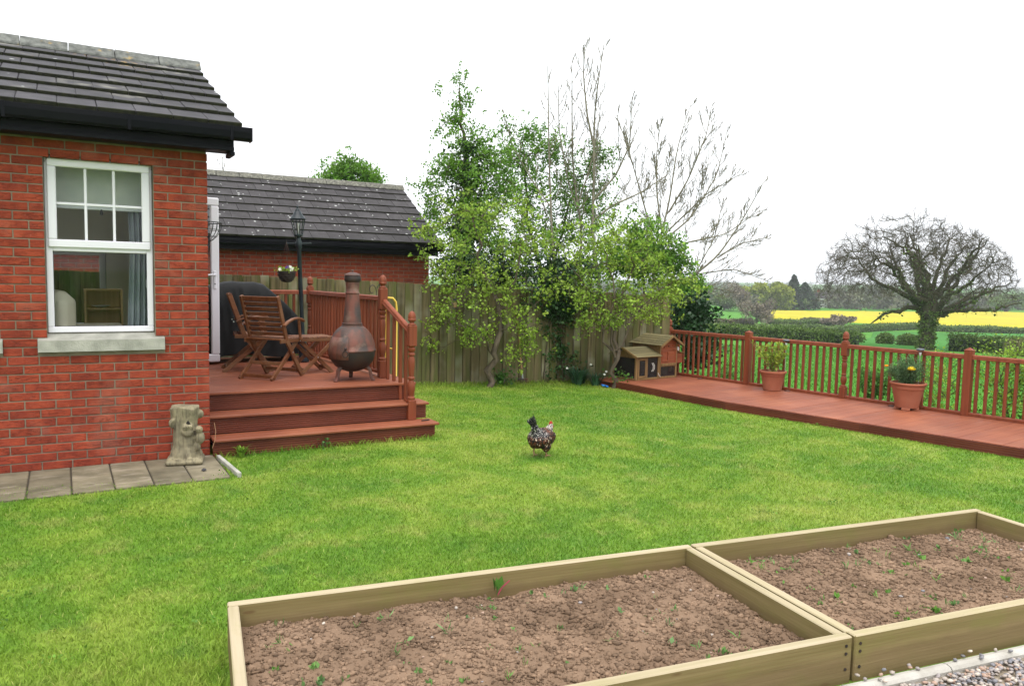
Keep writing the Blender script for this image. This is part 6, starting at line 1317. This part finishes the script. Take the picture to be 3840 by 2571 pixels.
# ------------------------------------------------------------------ oak in the field
ob = np.array([55.8, 34.9, tz(55.8, 34.9)-.1]); rg = np.random.default_rng(91)
cr = np.array([.866, -.5, 0]); cf = np.array([.5, .866, 0]); oc = np.array([54.9, 35.6, 0])
lim = []
tp = ob+np.array([0, 0, 3.2])
for az, el, L, bend in ((185, 12, 6.0, .9), (165, 40, 6.2, 1.0), (130, 62, 6.6, .6), (95, 72, 6.8, .3), (60, 60, 6.4, .5), (25, 38, 6.0, .8), (5, 22, 6.2, .7), (200, 2, 4.6, -.3), (340, 8, 4.4, .4), (110, 45, 5.5, .5), (70, 40, 5.5, .4), (150, 30, 6.6, .6), (30, 26, 6.6, .6), (175, 24, 7.0, .3), (10, 30, 6.8, .4), (80, 80, 6.2, .2), (140, 50, 6.6, .4), (45, 50, 6.6, .4)):
    dx = math.cos(R(az)); dd = cf*rg.uniform(-.6, .6); d0 = unit(cr*dx*math.cos(R(el))+dd*math.cos(R(el))+np.array([0, 0, math.sin(R(el))]))
    s0 = ob+np.array([0, 0, rg.uniform(2.2, 3.6)]); pts = [s0]; p = s0.copy(); d = d0.copy(); n = 9
    for k in range(n): d = unit(d+rg.normal(size=3)*.17+np.array([0, 0, .05*bend])); p = p+d*L/n; pts.append(p.copy())
    lim.append(pts)
T = []
while len(T) < 3300:
    a = rg.uniform(-1, 1); b = rg.uniform(-1, 1); q = a*a+b*b
    if q > 1: continue
    zt = (2.3+4.6*math.sqrt(max(0, 1-q)))*(.88+.24*float(vnoise(np.array([[a*3.1+9, b*3.1+4]]), 6)[0])); zl = .3+.9*(1-q)+rg.normal()*.4; f = rg.random()**.65; z = zl+(zt-zl)*f
    T.append(oc+cr*a*6.9+cf*b*5.8+np.array([0, 0, z]))
T = np.array(T); T = T[rg.random(len(T)) < .35+.75*vnoise(T*.55, 5)]
t = thing('oak_tree', 'wide bare oak tree with ivy-covered trunk standing in the field', 'tree', tuple(ob))
pos, rd, chs, n0 = grow([[ob, ob+[.05, 0, 1.5], ob+[-.1, 0, 3.6]]]+lim, T, .35, rg, .011, .36, fwd=.3, wig=.22, cosw=.95)
extra = []; par = pos
for ch in chs[len(lim)+1:]:                       # fine twigs at every shoot
    e = pos[ch[-1]]; d0 = unit(pos[ch[-1]]-pos[ch[-2]])
    for _ in range(5):
        d = unit(d0*.8+rg.normal(size=3)*.6+np.array([0, 0, .25])); L = rg.uniform(.3, .75); s = e-d0*rg.uniform(0, .4); extra.append([s, s+d*L*.5+rg.normal(size=3)*.05, s+d*L])
V1, F1 = branch_mesh(pos-ob, rd, chs, n0, .52, trad=[(.52, .42)]+[(.24, .04)]*len(lim)); V2, F2 = tubes(np.array(extra)-ob, np.tile([.009, .008, .005], (len(extra), 1)), 3)
obj('trunk', mesh_np('trunk', V1, F1, smooth=True), MT['bark_oak'], t); tag(obj('twigs', mesh_np('twigs', V2, F2), MT['twig_far'], t), kind='stuff')
C = []
for ch in chs[:len(lim)+1]:
    p = pos[ch]-ob; r_ = rd[ch]
    for _ in range(130 if ch is not chs[0] else 2600): i = rg.integers(0, int(len(p)*.75)+1); C.append(p[i]+unit(rg.normal(size=3))*(np.interp(i, [0, len(p)], [.54, .42]) if ch is chs[0] else np.interp(i, [0, len(p)], [.24, .05]))*1.0+rg.normal(size=3)*.07)
V, F, tn = leafq(np.array(C), np.full(len(C), .19), rg, 0, .45); obj('ivy_foliage', mesh_np('ivy_foliage', V, F, tn), MT['leaf_hedge'], t)

# ------------------------------------------------------------------ hedges
def hedge(label, pts, h, w, lm, seed, per=260, ls=.2, gap=0):
    rg = np.random.default_rng(seed); pts = np.array(pts, float); L = np.r_[0, np.cumsum(np.linalg.norm(np.diff(pts, axis=0), axis=1))]; n = max(6, int(L[-1]/1.2)); s = np.linspace(0, L[-1], n)
    P = np.stack([np.interp(s, L, pts[:, k]) for k in range(2)], 1); T = unit(np.gradient(P, axis=0)); N = np.stack([-T[:, 1], T[:, 0]], 1); z = terrain(P[:, 0], P[:, 1])-.06; o = np.array([P[0, 0], P[0, 1], z[0]])
    t = thing('hedge', label, 'hedge', tuple(o), 0, 'field hedges'); hh = h*(.85+.3*vnoise(s[:, None]/3.0, seed)); V = []
    prof = [(-.5, -.1), (-.55, .4), (-.4, .85), (0, .97), (.4, .85), (.55, .4), (.5, -.1)]
    for i in range(n):
        for a, b in prof: V.append((*(P[i]+N[i]*a*w*.85), z[i]+b*hh[i]*.93))
    k = len(prof); F = [[i*k+j, i*k+j+1, (i+1)*k+j+1, (i+1)*k+j] for i in range(n-1) for j in range(k-1)]+[list(range(k)), [(n-1)*k+j for j in range(k)][::-1]]
    fixn(MB().add(np.array(V)-o, F).build('branches', MT['leaf_dark'], t))
    m = int(L[-1]*per); ss = rg.uniform(0, L[-1], m); a = rg.uniform(-1, 1, m); b = rg.random(m); side = rg.random(m) < .55; a = np.where(side, np.sign(a)*.5, a*.5); b = np.where(side, b*.95, .95)
    c = np.stack([np.interp(ss, s, P[:, q]) for q in range(2)], 1)+np.stack([np.interp(ss, s, N[:, q]) for q in range(2)], 1)*(a*w)[:, None]; zz = np.interp(ss, s, z)+b*np.interp(ss, s, hh)
    C = np.c_[c, zz]+rg.normal(size=(m, 3))*.13*h; C -= o; V, F, tn = leafq(C, np.full(m, ls), rg, .3, .45); obj('foliage', mesh_np('foliage', V, F, tn), MT[lm], t); return t
hedge('nearest clipped field hedge left of the oak, running behind the railing', [(30, 40), (35.3, 42.3), (46.4, 46.8), (49.4, 41.9), (51.6, 37.6)], 1.0, 1.3, 'leaf_hedge', 1, 800, .13)
hedge('near hedge right of the oak trunk', [(58.2, 34.6), (59.7, 32), (57, 28.5), (54, 24)], 1.05, 1.3, 'leaf_hedge', 2, 700, .14)
for i, (x, y, r, lb) in enumerate(((63.0, 46.5, 1.15, 'round field bush midway between the left hedge and the oak'), (63, 43.2, .8, 'narrow field bush left of the oak'), (61.5, 40.0, 1.0, 'field bush just left of the oak trunk'), (54.5, 27.5, 1.1, 'brownish field bush in the right hedge'))):
    z0 = tz(x, y)-.06; rg = np.random.default_rng(i+200); t = thing('field_bush', lb, 'bush', (x, y, z0), 0, 'bushes in the field'); C = unit(rg.normal(size=(2600, 3)))*(rg.random((2600, 1))**.4)*[r, r, .62]+[0, 0, .55]; V, F, tn = leafq(C, np.full(2600, .13), rg, .3); obj('crown', mesh_np('crown', V, F, tn), MT['leaf_hedge' if i != 3 else 'leaf_hedge_b'], t)
    pts = np.stack([np.zeros((10, 3)), C[:10]*.5, C[:10]], 1); V, F = tubes(pts, np.full((10, 3), .03), 4); obj('trunk', mesh_np('trunk', V, F), MT['bark_oak'], t)
hedge('second field hedge in the dip left of the oak', [(129, 119), (136, 115.5), (143, 112.5)], 1.1, 2, 'leaf_hedge', 3, 300, .3)
hedge('third field hedge behind the second in the dip', [(148, 132.5), (156, 129.5), (163.5, 126)], 1.2, 2, 'leaf_hedge', 4, 260, .3)
hedge('far field hedge at the left beyond the shrub', [(124, 136), (134, 133), (142, 132)], 1.3, 2, 'leaf_hedge_b', 5, 260, .3)
hedge('hedge along the near edge of the bright pasture', [(137, 107.3), (147, 108.5), (155, 110), (166, 111.3), (176, 112.4)], 1.25, 2, 'leaf_hedge', 6, 260, .3)
hedge('hedge between the pasture and the yellow field right of the oak', [(170.6, 107.7), (179, 101.6), (192.6, 91.7), (205, 83)], 1.2, 2, 'leaf_hedge', 7, 260, .3)
hedge('dark hedge along the left corner of the yellow field', [(170, 141), (171, 136), (169, 131)], 1.0, 2.2, 'leaf_hedge_b', 8, 260, .3)
# ------------------------------------------------------------------ far trees
def far_tree(name, label, x, y, h, r, lm, seed, n=2600, ls=.7, conical=False):
    rg = np.random.default_rng(seed); z0 = tz(x, y)-.06; t = thing(name, label, 'tree', (x, y, z0), 0, 'trees in the valley')
    if conical: f = rg.random(n); a = rg.uniform(0, 6.28, n); rr = r*(1-f)**.8*(.6+.4*rg.random(n)); C = np.c_[rr*np.cos(a), rr*np.sin(a), h*(.08+.92*f)]
    else:
        ls_ = [(rg.normal(size=3)*[r*.42, r*.42, h*.15]+[0, 0, h*.54], rg.uniform(.35, .6)) for _ in range(9)]; C = []
        for c, k in ls_: d = unit(rg.normal(size=(n//9, 3)))*(rg.random((n//9, 1))**.35); C.append(c+d*[r*k, r*k, h*.38*k*1.3])
        C = np.concatenate(C)
    V, F, tn = leafq(C, np.full(len(C), ls), rg, .3); obj('crown', mesh_np('crown', V, F, tn), MT[lm], t)
    pts = [[(0, 0, 0), (0, 0, h*.4), (0, 0, h*.75)]]+[[(0, 0, h*.3), tuple(C[i]*[.5, .5, .9]), tuple(C[i])] for i in range(14)]; V, F = tubes(np.array(pts, float), np.array([[r*.09, r*.07, r*.03]]+[[r*.04, r*.025, r*.01]]*14), 5); obj('trunk', mesh_np('trunk', V, F), MT['bark_oak'], t); return t
far_tree('valley_tree', 'round yellow-green tree left of the dark conifers', 228, 204, 12, 7.5, 'leaf_farlime', 301, 5000, .9)
far_tree('conifer', 'tall dark conifer behind the yellow-green tree', 244, 207, 12.8, 4.5, 'leaf_dark', 302, 3500, .9, True)
far_tree('conifer', 'broader dark conifer right of the tall one', 254, 210, 10, 6.5, 'leaf_dark', 303, 3500, .9, True)
far_tree('valley_tree', 'brownish half-bare tree left of the yellow-green tree', 205, 196, 9.5, 5, 'twig_far', 304, 2600, .6)
far_tree('valley_tree', 'hazy brown tree standing in the hedge left of the yellow field', 139, 128, 7.0, 3.6, 'twig_far', 305, 2600, .4)
far_tree('valley_tree', 'pale blossoming bush in front of the yellow field', 160, 122, 2.8, 3.0, 'twig_far', 306, 2200, .45)
far_tree('valley_tree', 'green tree at the left edge of the valley', 190, 202, 8, 6, 'leaf_hedge', 307, 2400, .6)
far_tree('valley_tree', 'low green tree beside the brownish half-bare tree', 206, 205, 6.5, 5, 'leaf_hedge', 308, 2400, .6)
far_tree('valley_tree', 'dark green tree at the foot of the conifers', 246, 212, 6, 7, 'leaf_hedge', 309, 2400, .7)
far_tree('valley_tree', 'dark round tree right of the conifers behind the yellow field', 300, 236, 9, 6, 'leaf_far', 310, 2400, .7)
far_tree('valley_tree', 'grey-green tree behind the yellow field left of the oak', 318, 224, 11, 9, 'leaf_far', 311, 2600, .8)
far_tree('valley_tree', 'dark tree behind the yellow field right of the oak', 338, 178, 9, 10, 'leaf_hedge', 312, 2600, .8)
far_tree('valley_tree', 'dark tree behind the yellow field at the right edge', 338, 163, 7, 9, 'leaf_hedge', 313, 2600, .8)
t = thing('farmhouse', 'tiny pale farmhouse with grey roof among the valley trees', 'house', (292, 232, tz(292, 232)), R(20))
MB().box(-7, -3, -1, 7, 3, 4, .05).build('wall', MT['white'], t); MB().add([(-7.3, -3.4, 3.9), (7.3, -3.4, 3.9), (7.3, 3.4, 3.9), (-7.3, 3.4, 3.9), (-7.3, 0, 6.6), (7.3, 0, 6.6)], [[0, 1, 5, 4], [2, 3, 4, 5], [0, 4, 3], [1, 2, 5], [3, 2, 1, 0]]).build('roof', MT['tile_garage'], t)
MB().box(-5.5, -.4, 6, -4.7, .4, 7.6, .03).build('chimney', MT['brick'], t)
for x in (-4.5, -1.5, 1.5, 4.5): MB().box(x-.5, -3.06, 1.5, x+.5, -3.01, 2.9, .01).build('window', MT['seal'], t)
# woodland and hedgerows on the far slopes
rg = np.random.default_rng(400); PC = []; SZ = []
def clump(x, y, h, r, n):
    z = tz(x, y); d = unit(rg.normal(size=(n, 3)))*(rg.random((n, 1))**.4); PC.append(np.array([x, y, z+h*.5])+d*[r, r, h*.55]); SZ.append(np.full(n, r*.34))
for k in range(900):
    az = rg.uniform(30, 72); d = rg.uniform(430, 1750) if k % 3 else rg.uniform(390, 620); x = d*math.sin(R(az)); y = d*math.cos(R(az))
    if fbm(np.array([[x/170, y/170]]), 3, 77)[0] < (.5 if d > 650 else .44): continue
    hh = rg.uniform(3.5, 7.5); clump(x, y, hh, hh*.6, 70)
for k in range(26):
    az = rg.uniform(32, 72); d = rg.uniform(500, 1700); x = d*math.sin(R(az)); y = d*math.cos(R(az)); a = rg.uniform(-.5, .5)+R(-25); L = rg.uniform(60, 200)
    for q in np.arange(0, L, 7): clump(x+math.cos(a)*q, y+math.sin(a)*q, rg.uniform(3, 7), 4, 26)
for k in range(260):
    f = rg.random(); x = 205+f*175+rg.uniform(0, 60); y = 216-f*34+rg.uniform(0, 50); hh = rg.uniform(3, 7.5); clump(x, y, hh, hh*.75, 60)
for az in np.arange(34, 73, .22): 
    for d in (1780,): hh = rg.uniform(3, 6.5); clump(d*math.sin(R(az)), d*math.cos(R(az)), hh, hh*.8, 26)
C = np.concatenate(PC); V, F, tn = leafq(C, np.concatenate(SZ), rg, .3); tag(obj('far_woodland', mesh_np('far_woodland', V, F, tn), MT['leaf_far']), 'hazy belt of woods and hedgerows on the far hillside', 'woodland', kind='stuff')
# ------------------------------------------------------------------ haze
def m_haze():
    m = bpy.data.materials.new('haze_air'); m.use_nodes = True; t = m.node_tree; t.nodes.remove(t.nodes['Principled BSDF'])
    v = nd(t, 'VolumePrincipled', {'Color': (.93, .95, 1, 1), 'Density': .00035, 'Anisotropy': .0}); t.links.new(v.outputs[0], t.nodes['Material Output'].inputs['Volume']); return m
rg = np.random.default_rng(501); k = 130; P = np.c_[rg.uniform(-2.5, 8.3, k), rg.uniform(2.6, 10.6, k)]; P = P[lawn_ok(P[:, 0], P[:, 1], -.15)]; C = np.repeat(np.c_[P, np.full(len(P), .016)], 26, 0); C += rg.normal(size=C.shape)*np.repeat(rg.uniform(.02, .075, len(P)), 26)[:, None]*[1, 1, .05]
V, F, tn = leafq(C, np.full(len(C), .014), rg, .3, .5); tag(obj('lawn_weeds', mesh_np('lawn_weeds', V, F, tn), MT['leaf_haw']), 'small dark clover patches dotted through the lawn', 'weeds', kind='stuff')
# HAZE
hz = MB().box(-2750, -2750, -9.6, 2750, 2750, 24, 0).build('haze', m_haze()); tag(hz, 'thin pale haze over the valley', 'haze', kind='stuff')
